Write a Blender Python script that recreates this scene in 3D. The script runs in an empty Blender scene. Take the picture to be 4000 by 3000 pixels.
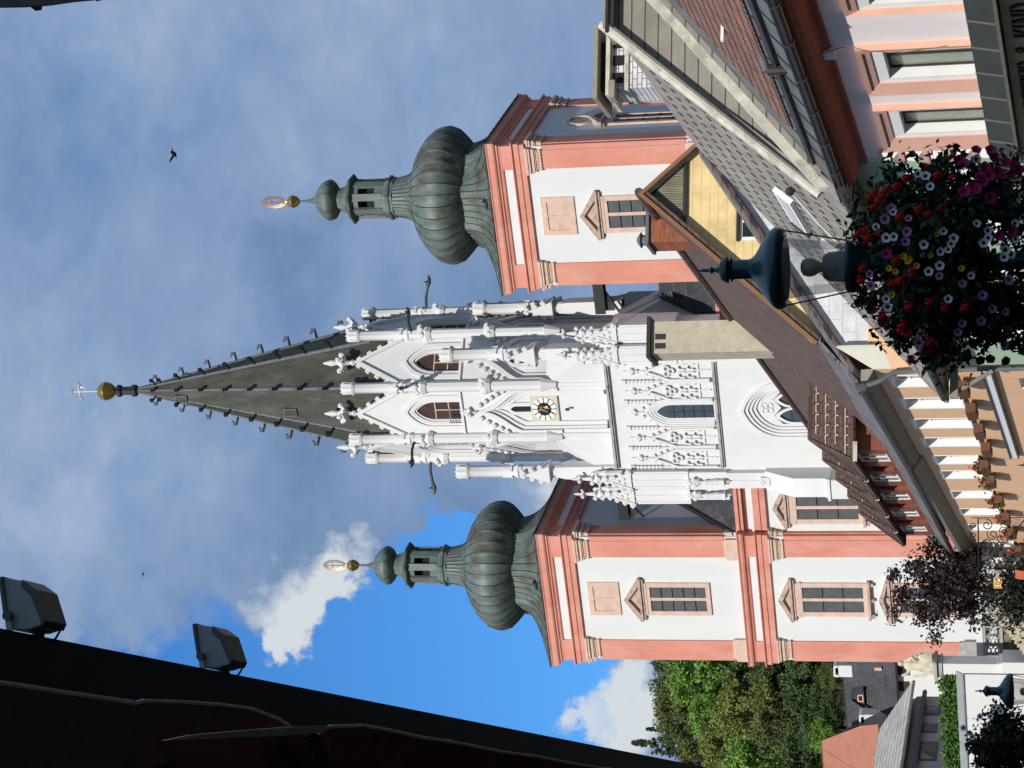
import bpy, bmesh, math, random
from math import radians as R, sin, cos, tan, pi, atan2, sqrt
from mathutils import Vector, Matrix
random.seed(7)
SC = bpy.context.scene
# ------------------------------------------------------------------ camera (the phone was held on its side)
FPX = 9530.7; PITCH = R(14.504); ROLL = R(1.0823); EYE = Vector((0, 0, 1.6))
FW = Vector((0, cos(PITCH), sin(PITCH)))
UP0 = Vector((0, -sin(PITCH), cos(PITCH))); RT0 = Vector((1, 0, 0))
RT = RT0 * cos(ROLL) - UP0 * sin(ROLL); UP = RT0 * sin(ROLL) + UP0 * cos(ROLL)
cam = bpy.data.cameras.new('camera'); co = bpy.data.objects.new('camera', cam); SC.collection.objects.link(co)
cx, cy, cz = -UP, RT, -FW
co.matrix_world = Matrix(((cx.x, cy.x, cz.x, EYE.x), (cx.y, cy.y, cz.y, EYE.y), (cx.z, cy.z, cz.z, EYE.z), (0, 0, 0, 1)))
cam.sensor_fit = 'HORIZONTAL'; cam.sensor_width = 36; cam.lens = FPX / 4000 * 36
cam.clip_start = 0.1; cam.clip_end = 6000
SC.camera = co
def ray(px, py): return (FW * FPX + RT * (1500 - py) - UP * (px - 2000)).normalized()
def axes(az):
    p = R(az); return Vector((cos(p), -sin(p), 0)), Vector((sin(p), cos(p), 0))
def hit(az, px, py, axis, val):
    """point in the frame (right, depth, z) turned by az where the sight line meets right/depth/z = val"""
    ex, ey = axes(az); d = ray(px, py)
    D = Vector((d.dot(ex), d.dot(ey), d.z)); C = Vector((0, 0, EYE.z)); t = (val - C[axis]) / D[axis]
    return C + D * t
def wpt(az, p):
    ex, ey = axes(az); return ex * p[0] + ey * p[1] + Vector((0, 0, p[2]))
# ------------------------------------------------------------------ light
SUN_AZ, SUN_EL = R(199), R(32)
SC.view_settings.view_transform = 'Standard'; SC.view_settings.look = 'None'
SC.view_settings.exposure = 0.0; SC.view_settings.gamma = 1.0; SC.view_settings.use_curve_mapping = False
sl = bpy.data.lights.new('sun', 'SUN'); sl.energy = 4.2; sl.angle = R(0.5); sl.color = (1, .965, .90)
so = bpy.data.objects.new('sun', sl); SC.collection.objects.link(so)
sdir = Vector((sin(SUN_AZ) * cos(SUN_EL), cos(SUN_AZ) * cos(SUN_EL), sin(SUN_EL)))
so.rotation_euler = sdir.to_track_quat('Z', 'Y').to_euler(); so.location = sdir * 50
W = bpy.data.worlds.new('World'); SC.world = W; W.use_nodes = True
def sky_world():
    nt = W.node_tree; nt.nodes.clear(); N = nt.nodes.new; L = nt.links.new
    out = N('ShaderNodeOutputWorld'); sky = N('ShaderNodeTexSky'); sky.sky_type = 'NISHITA'; sky.sun_disc = False
    sky.sun_elevation = SUN_EL; sky.sun_rotation = SUN_AZ; sky.air_density = 1.0; sky.dust_density = .3; sky.ozone_density = 2.2
    b1 = N('ShaderNodeBackground'); b1.inputs[1].default_value = 0.12; tn = N('ShaderNodeMix'); tn.data_type = 'RGBA'; tn.blend_type = 'MULTIPLY'; tn.inputs['Factor'].default_value = 1; L(sky.outputs[0], tn.inputs['A']); tn.inputs['B'].default_value = (.34, .78, 1.22, 1); L(tn.outputs['Result'], b1.inputs[0])
    tc = N('ShaderNodeTexCoord'); D = tc.outputs['Generated']
    def math_(op, a, b=None, c=None, clamp=False):
        n = N('ShaderNodeMath'); n.operation = op; n.use_clamp = clamp
        for i, v in enumerate((a, b, c)):
            if v is None: continue
            if hasattr(v, 'links'): L(v, n.inputs[i])
            else: n.inputs[i].default_value = v
        return n.outputs[0]
    def noise(scale, detail, rough, dist=0, off=(0, 0, 0), sc=(1, 1, 1)):
        m = N('ShaderNodeMapping'); L(D, m.inputs[0]); m.inputs['Location'].default_value = off; m.inputs['Scale'].default_value = sc
        n = N('ShaderNodeTexNoise'); L(m.outputs[0], n.inputs[0]); n.inputs['Scale'].default_value = scale
        n.inputs['Detail'].default_value = detail; n.inputs['Roughness'].default_value = rough; n.inputs['Distortion'].default_value = dist
        return n.outputs['Fac']
    wn = N('ShaderNodeTexNoise'); L(D, wn.inputs[0]); wn.inputs['Scale'].default_value = 26; wn.inputs['Detail'].default_value = 7; wn.inputs['Roughness'].default_value = .62
    ws = N('ShaderNodeVectorMath'); ws.operation = 'MULTIPLY_ADD'; L(wn.outputs['Color'], ws.inputs[0]); ws.inputs[1].default_value = (.075, .075, .075); ws.inputs[2].default_value = (-.0375, -.0375, -.0375)
    wa = N('ShaderNodeVectorMath'); wa.operation = 'ADD'; L(D, wa.inputs[0]); L(ws.outputs[0], wa.inputs[1]); DW = wa.outputs[0]
    def blob(px, py, rpx, soft=1.0):
        """soft cap of directions round one direction; 1 at its centre, 0 at its rim"""
        d = ray(px, py); dp = N('ShaderNodeVectorMath'); dp.operation = 'DISTANCE'; L(DW, dp.inputs[0]); dp.inputs[1].default_value = d
        v = math_('DIVIDE', dp.outputs['Value'], rpx / FPX); v = math_('SUBTRACT', 1.0, v)
        return math_('MULTIPLY_ADD', v, soft, 0.0, True)
    def summ(*a):
        r = a[0]
        for x in a[1:]: r = math_('ADD', r, x)
        return r
    def sc(a, k): return math_('MULTIPLY', a, k)
    n1 = noise(14, 8, .58, .3, (0, 0, 0), (1, 1, 1.3)); n2 = noise(42, 6, .62, .2, (5, 2, 1))
    n3 = noise(5, 5, .5, .2, (1, 7, 2))
    # where the cloud deck opens to blue
    hole = summ(blob(1150, 2950, 700, 2.2), blob(1700, 2520, 480, 2.2), blob(2150, 2800, 430, 2.0), blob(1720, 2060, 150, 1.6), blob(500, 2900, 500, 1.5))
    puff = summ(blob(1160, 2380, 270, 1.5), blob(1330, 2240, 190, 1.2), blob(2400, 2790, 260, 1.9), blob(1060, 2560, 130, 1.2), sc(blob(1660, 2490, 110, 1.5), .5), sc(blob(1790, 2800, 90, 1.5), .45), sc(blob(2230, 1960, 210, 1.2), .7))
    nn = math_('ADD', sc(n1, 1.1), sc(n2, .6))
    cov = summ(1.12, sc(nn, .9), sc(hole, -1.75), sc(puff, 1.55))
    cov = math_('SUBTRACT', cov, .98)
    mr = N('ShaderNodeMapRange'); mr.interpolation_type = 'SMOOTHSTEP'; L(cov, mr.inputs[0])
    mr.inputs[1].default_value = -.08; mr.inputs[2].default_value = .92
    # brightness of the deck: soft blue-grey with paler patches, sunlit white puffs near the opening
    pale = summ(blob(60, 2000, 900, .75), blob(350, 150, 600, .62), blob(1000, 1450, 260, .35), blob(1500, 350, 700, .4), sc(blob(2250, 2000, 330, 1.2), .7))
    dark = summ(blob(1150, 1050, 380, .8), blob(950, 2050, 250, .2), blob(2000, 1150, 300, .6), blob(1150, 1800, 260, .6))
    n4 = noise(22, 7, .6, .5, (2, 9, 4), (1, 1, 1.6)); br = summ(sc(n3, .8), sc(n1, .55), sc(n4, .62), sc(n2, .22), sc(pale, .42), sc(dark, -.38)); br = math_('SUBTRACT', br, .79)
    cr = N('ShaderNodeValToRGB'); L(br, cr.inputs[0]); e = cr.color_ramp.elements
    e[0].position = .0; e[0].color = (.145, .235, .42, 1); e[1].position = 1; e[1].color = (.50, .60, .74, 1)
    x = e.new(.5); x.color = (.265, .375, .57, 1)
    pw = N('ShaderNodeMapRange'); L(summ(sc(puff, .9), sc(n2, .55), sc(n1, .35)), pw.inputs[0]); pw.inputs[1].default_value = .58; pw.inputs[2].default_value = 1.25
    mx = N('ShaderNodeMix'); mx.data_type = 'RGBA'; L(pw.outputs[0], mx.inputs['Factor']); L(cr.outputs[0], mx.inputs['A']); mx.inputs['B'].default_value = (.66, .71, .75, 1)
    b2 = N('ShaderNodeBackground'); L(mx.outputs['Result'], b2.inputs[0]); b2.inputs[1].default_value = 1.0
    ms = N('ShaderNodeMixShader'); L(mr.outputs[0], ms.inputs[0]); L(b1.outputs[0], ms.inputs[1]); L(b2.outputs[0], ms.inputs[2]); L(ms.outputs[0], out.inputs[0])
sky_world()
# ------------------------------------------------------------------ materials
def mat(name, col, rough=.8, var=.12, scale=3.0, metal=0.0, bump=0.0, bscale=40, streak=0.0, spec=.3, second=None, sscale=None, sthr=(.5, .65), coat=0):
    m = bpy.data.materials.new(name); m.use_nodes = True; nt = m.node_tree; N = nt.nodes.new; L = nt.links.new
    bs = nt.nodes['Principled BSDF']; bs.inputs['Roughness'].default_value = rough; bs.inputs['Metallic'].default_value = metal
    bs.inputs['Specular IOR Level'].default_value = spec
    if coat: bs.inputs['Coat Weight'].default_value = coat
    tc = N('ShaderNodeTexCoord')
    nz = N('ShaderNodeTexNoise'); nz.inputs['Scale'].default_value = scale; nz.inputs['Detail'].default_value = 6; nz.inputs['Roughness'].default_value = .6
    mp = N('ShaderNodeMapping'); L(tc.outputs['Object'], mp.inputs[0])
    if streak: mp.inputs['Scale'].default_value = (1, 1, streak)
    L(mp.outputs[0], nz.inputs[0])
    cr = N('ShaderNodeValToRGB'); L(nz.outputs['Fac'], cr.inputs[0]); e = cr.color_ramp.elements
    lo = [c * (1 - var) for c in col]; hi = [min(1, c * (1 + var * .8)) for c in col]
    e[0].position = .3; e[0].color = (*lo, 1); e[1].position = .7; e[1].color = (*hi, 1)
    colout = cr.outputs[0]
    if second:
        n2 = N('ShaderNodeTexNoise'); n2.inputs['Scale'].default_value = sscale or scale * 1.7; n2.inputs['Detail'].default_value = 7; n2.inputs['Roughness'].default_value = .65
        L(mp.outputs[0], n2.inputs[0]); mr = N('ShaderNodeMapRange'); L(n2.outputs['Fac'], mr.inputs[0]); mr.inputs[1].default_value = sthr[0]; mr.inputs[2].default_value = sthr[1]
        mx = N('ShaderNodeMix'); mx.data_type = 'RGBA'; L(mr.outputs[0], mx.inputs['Factor']); L(colout, mx.inputs['A']); mx.inputs['B'].default_value = (*second, 1); colout = mx.outputs['Result']
    L(colout, bs.inputs['Base Color'])
    if bump:
        nb = N('ShaderNodeTexNoise'); nb.inputs['Scale'].default_value = bscale; nb.inputs['Detail'].default_value = 4; L(tc.outputs['Object'], nb.inputs[0])
        bp = N('ShaderNodeBump'); bp.inputs['Strength'].default_value = bump; bp.inputs['Distance'].default_value = .02; L(nb.outputs['Fac'], bp.inputs['Height']); L(bp.outputs[0], bs.inputs['Normal'])
    return m
def tiles(name, col, w, h, mortar=.03, mcol=None, rough=.8, var=.25, axis='yz', kz=1.0, bump=.5, offset=.5, spec=.25, stain=None, msz=.02):
    """coursed tiles, shingles or boards laid in the object's own metres: u along the course, v up the slope"""
    m = bpy.data.materials.new(name); m.use_nodes = True; nt = m.node_tree; N = nt.nodes.new; L = nt.links.new
    bs = nt.nodes['Principled BSDF']; bs.inputs['Roughness'].default_value = rough; bs.inputs['Specular IOR Level'].default_value = spec
    tc = N('ShaderNodeTexCoord'); sp = N('ShaderNodeSeparateXYZ'); L(tc.outputs['Object'], sp.inputs[0]); cb = N('ShaderNodeCombineXYZ')
    L(sp.outputs['XYZ'.index(axis[0].upper())], cb.inputs[0])
    mm = N('ShaderNodeMath'); mm.operation = 'MULTIPLY'; mm.inputs[1].default_value = kz; L(sp.outputs['XYZ'.index(axis[1].upper())], mm.inputs[0]); L(mm.outputs[0], cb.inputs[1])
    br = N('ShaderNodeTexBrick'); L(cb.outputs[0], br.inputs[0]); br.offset = offset
    br.inputs['Scale'].default_value = 1; br.inputs['Brick Width'].default_value = w; br.inputs['Row Height'].default_value = h; br.inputs['Mortar Size'].default_value = msz; br.inputs['Mortar Smooth'].default_value = .2; br.inputs['Bias'].default_value = 0
    br.inputs['Color1'].default_value = (*[c * (1 - var) for c in col], 1); br.inputs['Color2'].default_value = (*[min(1, c * (1 + var)) for c in col], 1)
    br.inputs['Mortar'].default_value = (*(mcol or [c * .35 for c in col]), 1)
    nz = N('ShaderNodeTexNoise'); nz.inputs['Scale'].default_value = .9; nz.inputs['Detail'].default_value = 8; nz.inputs['Roughness'].default_value = .7; L(tc.outputs['Object'], nz.inputs[0])
    mr = N('ShaderNodeMapRange'); L(nz.outputs['Fac'], mr.inputs[0]); mr.inputs[1].default_value = .3; mr.inputs[2].default_value = .7; mr.inputs[3].default_value = .72; mr.inputs[4].default_value = 1.2
    mx = N('ShaderNodeMix'); mx.data_type = 'RGBA'; mx.blend_type = 'MULTIPLY'; mx.inputs['Factor'].default_value = 1; L(br.outputs['Color'], mx.inputs['A']); L(mr.outputs[0], mx.inputs['B'])
    colout = mx.outputs['Result']
    if stain:
        n2 = N('ShaderNodeTexNoise'); n2.inputs['Scale'].default_value = 2.3; n2.inputs['Detail'].default_value = 9; n2.inputs['Roughness'].default_value = .72; L(tc.outputs['Object'], n2.inputs[0])
        m2 = N('ShaderNodeMapRange'); L(n2.outputs['Fac'], m2.inputs[0]); m2.inputs[1].default_value = .52; m2.inputs[2].default_value = .68
        x2 = N('ShaderNodeMix'); x2.data_type = 'RGBA'; L(m2.outputs[0], x2.inputs['Factor']); L(colout, x2.inputs['A']); x2.inputs['B'].default_value = (*stain, 1); colout = x2.outputs['Result']
    L(colout, bs.inputs['Base Color'])
    if bump:
        iv = N('ShaderNodeMath'); iv.operation = 'SUBTRACT'; iv.inputs[0].default_value = 1; L(br.outputs['Fac'], iv.inputs[1])
        bp = N('ShaderNodeBump'); bp.inputs['Strength'].default_value = bump; bp.inputs['Distance'].default_value = .04; L(iv.outputs[0], bp.inputs['Height']); L(bp.outputs[0], bs.inputs['Normal'])
    return m
def glassy(name, col, rough=.12):
    m = mat(name, col, rough, .2, 1.5, spec=.6); return m
M = {}
M['white'] = mat('white_limewash', (.665, .665, .645), .9, .045, .6, bump=.15, bscale=6, streak=.25, second=(.64, .64, .61), sscale=.35, sthr=(.56, .72))
M['stone_white'] = mat('white_stone', (.665, .66, .64), .88, .05, 1.2, bump=.2, bscale=9, streak=.3, second=(.62, .615, .59), sscale=.6, sthr=(.57, .72))
M['salmon'] = mat('salmon_plaster', (.62, .25, .18), .9, .12, 1.1, bump=.15, bscale=8, streak=.35, second=(.64, .33, .26), sscale=.9, sthr=(.45, .72))
M['stone_pink'] = mat('pale_red_marble', (.64, .44, .34), .8, .16, 2.2, bump=.2, bscale=10, second=(.55, .47, .40), sscale=1.8)
M['stone_grey'] = mat('weathered_grey_stone', (.40, .385, .35), .85, .2, 2.0, bump=.3, bscale=12, second=(.26, .25, .23), sscale=1.5)
M['louvre'] = mat('grey_louvre', (.085, .088, .092), .7, .2, 3)
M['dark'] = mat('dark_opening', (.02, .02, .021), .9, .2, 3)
M['brown'] = mat('brown_louvre', (.060, .030, .024), .75, .25, 4)
M['copper'] = mat('green_copper', (.135, .175, .155), .55, .30, 1.7, metal=.15, spec=.4, bump=.1, bscale=14, streak=.28, second=(.085, .062, .040), sscale=.8, sthr=(.47, .66))
M['copper_dark'] = mat('dark_copper', (.040, .042, .036), .55, .25, 1.6, metal=.25, spec=.45, streak=.3, second=(.15, .17, .15), sscale=.9)
M['slate'] = tiles('dark_slate', (.060, .062, .068), .55, .42, axis='xz', kz=1.35, bump=.4)
M['spire'] = mat('spire_lead', (.056, .060, .043), .75, .28, 2.0, streak=.2, second=(.088, .090, .075), sscale=1.2, bump=.2, bscale=10)
M['iron'] = mat('black_iron', (.011, .012, .013), .5, .3, 6, spec=.5)
M['lead'] = mat('lead_grey', (.13, .135, .14), .6, .25, 3, spec=.4)
M['gold'] = mat('gilding', (.78, .50, .14), .28, .1, 3, metal=1.0)
M['gold_dull'] = mat('dull_gilding', (.62, .36, .16), .42, .15, 5, metal=.85)
M['glass'] = glassy('leaded_glass', (.055, .075, .085))
M['beige'] = mat('beige_plate', (.60, .54, .42), .8, .08, 2)
# ------------------------------------------------------------------ mesh building
class MB:
    def __init__(s): s.v = []; s.f = []; s.mi = []; s.sm = []; s.X = Matrix.Identity(4)
    def add(s, vs, fs, m=0, smooth=False):
        o = len(s.v); X = s.X
        s.v += [tuple(X @ Vector(p)) for p in vs]
        for f in fs: s.f.append([i + o for i in f]); s.mi.append(m); s.sm.append(smooth)
        return s
    def box(s, x0, x1, y0, y1, z0, z1, m=0):
        return s.add([(x0, y0, z0), (x1, y0, z0), (x1, y1, z0), (x0, y1, z0), (x0, y0, z1), (x1, y0, z1), (x1, y1, z1), (x0, y1, z1)],
                     [(0, 3, 2, 1), (4, 5, 6, 7), (0, 1, 5, 4), (1, 2, 6, 5), (2, 3, 7, 6), (3, 0, 4, 7)], m)
    def prism(s, pts, d0, d1, plane='xz', m=0, cap0=True, cap1=True):
        """extrude a 2-D outline: plane xz along y, xy along z, yz along x"""
        def P(p, d): return (p[0], d, p[1]) if plane == 'xz' else ((p[0], p[1], d) if plane == 'xy' else (d, p[0], p[1]))
        n = len(pts); vs = [P(p, d0) for p in pts] + [P(p, d1) for p in pts]
        fs = [(i, (i + 1) % n, n + (i + 1) % n, n + i) for i in range(n)]
        if cap0: fs.append(tuple(range(n - 1, -1, -1)))
        if cap1: fs.append(tuple(range(n, 2 * n)))
        return s.add(vs, fs, m)
    def band(s, A, B, d0, d1, m=0, closed=False, smooth=False):
        """ring between outlines A (outer) and B (inner), both in xz, from depth d0 (front) to d1"""
        n = len(A); vs = [(p[0], d0, p[1]) for p in A] + [(p[0], d0, p[1]) for p in B] + [(p[0], d1, p[1]) for p in A] + [(p[0], d1, p[1]) for p in B]
        fs = []; K = n if closed else n - 1
        for i in range(K):
            j = (i + 1) % n
            fs += [(i, j, n + j, n + i), (2 * n + i, 2 * n + j, j, i), (n + i, n + j, 3 * n + j, 3 * n + i)]
        if not closed: fs += [(0, n, 3 * n, 2 * n), (n - 1, 3 * n - 1, 4 * n - 1, 2 * n - 1)]
        return s.add(vs, fs, m, smooth)
    def lathe(s, prof, n=24, m=0, smooth=True, c=(0, 0), rf=None, a0=0.0):
        vs = []; fs = []
        for r, z in prof:
            for k in range(n):
                t = a0 + 2 * pi * k / n; rr = r if rf is None else rf(r, t, z, k); vs.append((c[0] + rr * cos(t), c[1] + rr * sin(t), z))
        for i in range(len(prof) - 1):
            for k in range(n): fs.append((i * n + k, i * n + (k + 1) % n, (i + 1) * n + (k + 1) % n, (i + 1) * n + k))
        fs.append(tuple(range(n - 1, -1, -1))); fs.append(tuple((len(prof) - 1) * n + k for k in range(n)))
        return s.add(vs, fs, m, smooth)
    def sqsweep(s, prof, hx, hy, m=0, c=(0, 0)):
        """moulding profile [(offset, z)] carried round a rectangle of half sizes hx, hy"""
        vs = []; fs = []
        for o, z in prof:
            for sx, sy in ((-1, -1), (1, -1), (1, 1), (-1, 1)): vs.append((c[0] + sx * (hx + o), c[1] + sy * (hy + o), z))
        for i in range(len(prof) - 1):
            for k in range(4): fs.append((4 * i + k, 4 * i + (k + 1) % 4, 4 * i + 4 + (k + 1) % 4, 4 * i + 4 + k))
        fs += [(3, 2, 1, 0), tuple(4 * (len(prof) - 1) + k for k in range(4))]
        return s.add(vs, fs, m)
    def tube(s, pts, r, n=8, m=0, smooth=True):
        pts = [Vector(p) for p in pts]; rs = r if isinstance(r, (list, tuple)) else [r] * len(pts)
        vs = []; fs = []; ref = None
        for i, p in enumerate(pts):
            d = (pts[min(i + 1, len(pts) - 1)] - pts[max(i - 1, 0)]); d = d.normalized() if d.length > 1e-9 else Vector((0, 0, 1))
            if ref is None: ref = Vector((0, 0, 1)) if abs(d.z) < .9 else Vector((1, 0, 0))
            u = ref - d * ref.dot(d)
            if u.length < 1e-6: u = Vector((1, 0, 0)) - d * d.x
            u.normalize(); w = d.cross(u); ref = u
            for k in range(n): t = 2 * pi * k / n; vs.append(tuple(p + (u * cos(t) + w * sin(t)) * rs[i]))
        for i in range(len(pts) - 1):
            for k in range(n): fs.append((i * n + k, i * n + (k + 1) % n, (i + 1) * n + (k + 1) % n, (i + 1) * n + k))
        fs += [tuple(range(n - 1, -1, -1)), tuple((len(pts) - 1) * n + k for k in range(n))]
        return s.add(vs, fs, m, smooth)
    def ball(s, c, r, n=12, m=0, sq=(1, 1, 1)):
        vs = [(c[0], c[1], c[2] - r * sq[2])]; fs = []; h = max(4, n // 2)
        for i in range(1, h):
            a = -pi / 2 + pi * i / h
            for k in range(n): t = 2 * pi * k / n; vs.append((c[0] + r * sq[0] * cos(a) * cos(t), c[1] + r * sq[1] * cos(a) * sin(t), c[2] + r * sq[2] * sin(a)))
        vs.append((c[0], c[1], c[2] + r * sq[2])); top = len(vs) - 1
        for k in range(n):
            fs.append((0, 1 + (k + 1) % n, 1 + k)); fs.append((top, top - n + k, top - n + (k + 1) % n))
        for i in range(h - 2):
            for k in range(n): a = 1 + i * n; fs.append((a + k, a + (k + 1) % n, a + n + (k + 1) % n, a + n + k))
        return s.add(vs, fs, m, True)
    def poly(s, pts, m=0): return s.add(pts, [tuple(range(len(pts)))], m)
    def slab(s, pts, th, m=0, me=None):
        """a flat polygon given thickness th straight down its own normal"""
        P = [Vector(p) for p in pts]; nrm = Vector((0, 0, 0))
        for i in range(len(P)): nrm += (P[i] - P[0]).cross(P[(i + 1) % len(P)] - P[0])
        nrm.normalize(); nrm = -nrm if nrm.z < 0 else nrm; Q = [p - nrm * th for p in P]; n = len(P)
        s.add([tuple(p) for p in P], [tuple(range(n))], m)
        return s.add([tuple(p) for p in P + Q], [tuple(range(2 * n - 1, n - 1, -1))] + [(i, n + i, n + (i + 1) % n, (i + 1) % n) for i in range(n)], m if me is None else me)
    def build(s, name, mats, parent=None, loc=None, rz=None, sharp=35, recalc=True):
        me = bpy.data.meshes.new(name); me.from_pydata(s.v, [], s.f)
        for m in (mats if isinstance(mats, (list, tuple)) else [mats]): me.materials.append(m)
        me.polygons.foreach_set('material_index', s.mi); me.polygons.foreach_set('use_smooth', s.sm)
        if recalc:
            bm = bmesh.new(); bm.from_mesh(me); bmesh.ops.recalc_face_normals(bm, faces=bm.faces); bm.to_mesh(me); bm.free()
        if any(s.sm):
            try: me.set_sharp_from_angle(angle=R(sharp))
            except Exception: pass
        me.update(); o = bpy.data.objects.new(name, me); SC.collection.objects.link(o)
        if parent is not None: o.parent = parent
        if loc is not None: o.location = loc
        if rz is not None: o.rotation_euler = (0, 0, rz)
        return o
def tag(o, label=None, cat=None, group=None, kind=None):
    if label: o['label'] = label
    if cat: o['category'] = cat
    if group: o['group'] = group
    if kind: o['kind'] = kind
    return o
def empty(name, loc, rz, label, cat, group=None):
    o = bpy.data.objects.new(name, None); SC.collection.objects.link(o); o.location = loc; o.rotation_euler = (0, 0, rz); o.empty_display_size = .3
    return tag(o, label, cat, group)
def copy_one(o, parent):
    c = o.copy(); SC.collection.objects.link(c); c.parent = parent; return c
def copy_tree(o, parent=None):
    c = copy_one(o, parent)
    for ch in list(o.children): copy_tree(ch, c)
    return c
def garch(cx, w, zb, zs, za, n=8):
    """pointed arch outline from the left foot up over the apex to the right foot"""
    h = za - zs; rad = (w * w + h * h) / (2 * w); L = [(cx - w, zb)]
    amax = math.asin(min(1, h / rad))
    for i in range(n + 1):
        t = amax * i / n; L.append((cx - w + rad - rad * cos(t), zs + rad * sin(t)))
    Rr = [(2 * cx - x, z) for x, z in L[:-1]][::-1]
    return L + Rr
def ogee(cx, w, zb, zs, za, n=10):
    L = [(cx - w, zb)]
    for i in range(n + 1):
        t = i / n; x = -w * (1 - t) ** (.75 + .9 * t * t); z = zs + (za - zs) * (t ** 1.25 if t > .5 else t * .84 + 0); L.append((cx + x, z))
    L.sort(key=lambda p: (p[1], p[0])); Rr = [(2 * cx - x, z) for x, z in L[:-1]][::-1]
    return L + Rr
def panel(mb, x0, x1, z0, z1, arch, d, m=0):
    """upright wall face with an arched opening standing on its lower edge"""
    mb.add([(x0, d, z0), (x0, d, z1), (x1, d, z1), (x1, d, z0)] + [(p[0], d, p[1]) for p in arch[::-1]], [tuple(range(4 + len(arch)))], m)
# ================================================================== the church
AZC = 23.96; AG, BG, ZG = -64.75, 145.8, 12.5
ZS = Matrix.Translation((0, 0, -ZG))
def ZB():
    b = MB(); b.X = ZS.copy(); return b
church = empty('pilgrimage_church', wpt(AZC, (AG, BG, ZG)), -R(AZC), 'white and salmon church with a gothic spire between two green onion domed towers', 'church')
# ------------------------------------------------------------------ baroque onion tower (axis at 0,0; front face at y = -H)
H = 4.72
def tower_body():
    b = ZB(); b.box(-H, H, -H, H, 12.0, 41.3)
    return b
lt = tower_body().build('onion_tower', M['white'], church, (-15.03, 2.05, 0))
def sub(mb, name, mats, par, **k): return mb.build(name, mats, par, **k)
def face_mats(): return [Matrix.Rotation(k * pi / 2, 4, 'Z') for k in range(4)]
def put(mb, k): mb.X = ZS @ Matrix.Rotation(k * pi / 2, 4, 'Z')
# cornices carried right round
b = ZB()
b.sqsweep([(.02, 39.27), (.20, 39.30), (.20, 39.62), (.27, 39.66), (.27, 39.98), (.40, 40.06), (.40, 40.14), (.02, 40.16)], H, H)
b.sqsweep([(.02, 40.80), (.12, 40.83), (.16, 40.98), (.26, 41.05), (.26, 41.14), (.36, 41.2), (.42, 41.30), (.42, 41.62), (.48, 41.70), (.40, 41.77), (.02, 41.79)], H, H)
for sx in (-1, 1):
    for sy in (-1, 1):
        b.box(min(sx * 3.25, sx * (H + .12)), max(sx * 3.25, sx * (H + .12)), min(sy * 3.25, sy * (H + .12)), max(sy * 3.25, sy * (H + .12)), 40.1, 40.86)
b.build('upper_cornice', M['salmon'], lt)
b = ZB()
b.sqsweep([(.02, 25.93), (.18, 25.96), (.18, 26.35), (.25, 26.38), (.25, 26.68), (.38, 26.76), (.38, 26.83), (.02, 26.85)], H, H)
b.sqsweep([(.02, 27.36), (.10, 27.39), (.16, 27.52), (.30, 27.60), (.36, 27.72), (.36, 27.86), (.44, 27.96), (.02, 28.08)], H, H)
for sx in (-1, 1):
    for sy in (-1, 1):
        b.box(min(sx * 3.25, sx * (H + .11)), max(sx * 3.25, sx * (H + .11)), min(sy * 3.25, sy * (H + .11)), max(sy * 3.25, sy * (H + .11)), 26.8, 27.4)
b.build('lower_cornice', M['salmon'], lt)
# pilasters with stone capitals and bases: each a part
for k in range(4):
    for sx in (-1, 1):
        for lev, (z0, z1, zc) in enumerate(((28.95, 38.2, 39.27), (13.75, 24.92, 25.93))):
            if k in (2, 3) and lev == 1: continue
            b = MB(); put(b, k)
            x0, x1 = (3.22, 4.46) if sx > 0 else (-4.46, -3.22)
            b.box(x0, x1, -H - .12, -H, z0, z1)
            if k % 2 == 0: e0, e1 = (4.46, H + .06) if sx > 0 else (-H - .06, -4.46)
            else: e0, e1 = (4.46, H) if sx > 0 else (-H, -4.46)
            b.box(e0, e1, -H - .06, -H, z0, z1)
            p = b.build('pilaster', M['salmon'], lt)
            # capital, kept in the pilaster's own piece list as stone
            b = MB(); put(b, k); xm = (x0 + x1) / 2; hw = (x1 - x0) / 2
            for (o, a, c) in ((.03, z1, z1 + .05), (.10, z1 + .05, z1 + .14), (.02, z1 + .14, z1 + .42), (.10, z1 + .42, z1 + .5), (.17, z1 + .5, z1 + .66), (.07, z1 + .66, z1 + .76), (.22, z1 + .76, z1 + .9), (.28, z1 + .9, zc)):
                b.box(xm - hw - o, xm + hw + o * .9, -H - .14 - o, -H, a, c - .004)
            for i in range(6): b.ball((xm - hw + .1 + i * (2 * hw - .2) / 5, -H - .17, z1 + .3), .085, 6)
            b.build('capital', M['stone_pink'], lt)
            b = MB(); put(b, k)
            if lev == 0:
                b.box(xm - hw - .16, xm + hw + .16, -H - .26, -H, 28.02, 28.82); b.box(xm - hw - .07, xm + hw + .07, -H - .18, -H, 28.82, 28.95)
            else:
                b.box(xm - hw - .20, xm + hw + .20, -H - .34, -H, 12.3, 13.4); b.box(xm - hw - .08, xm + hw + .08, -H - .2, -H, 13.4, 13.75)
            b.build('pilaster_base', M['stone_pink'] if lev == 0 else M['stone_grey'], lt)
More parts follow.
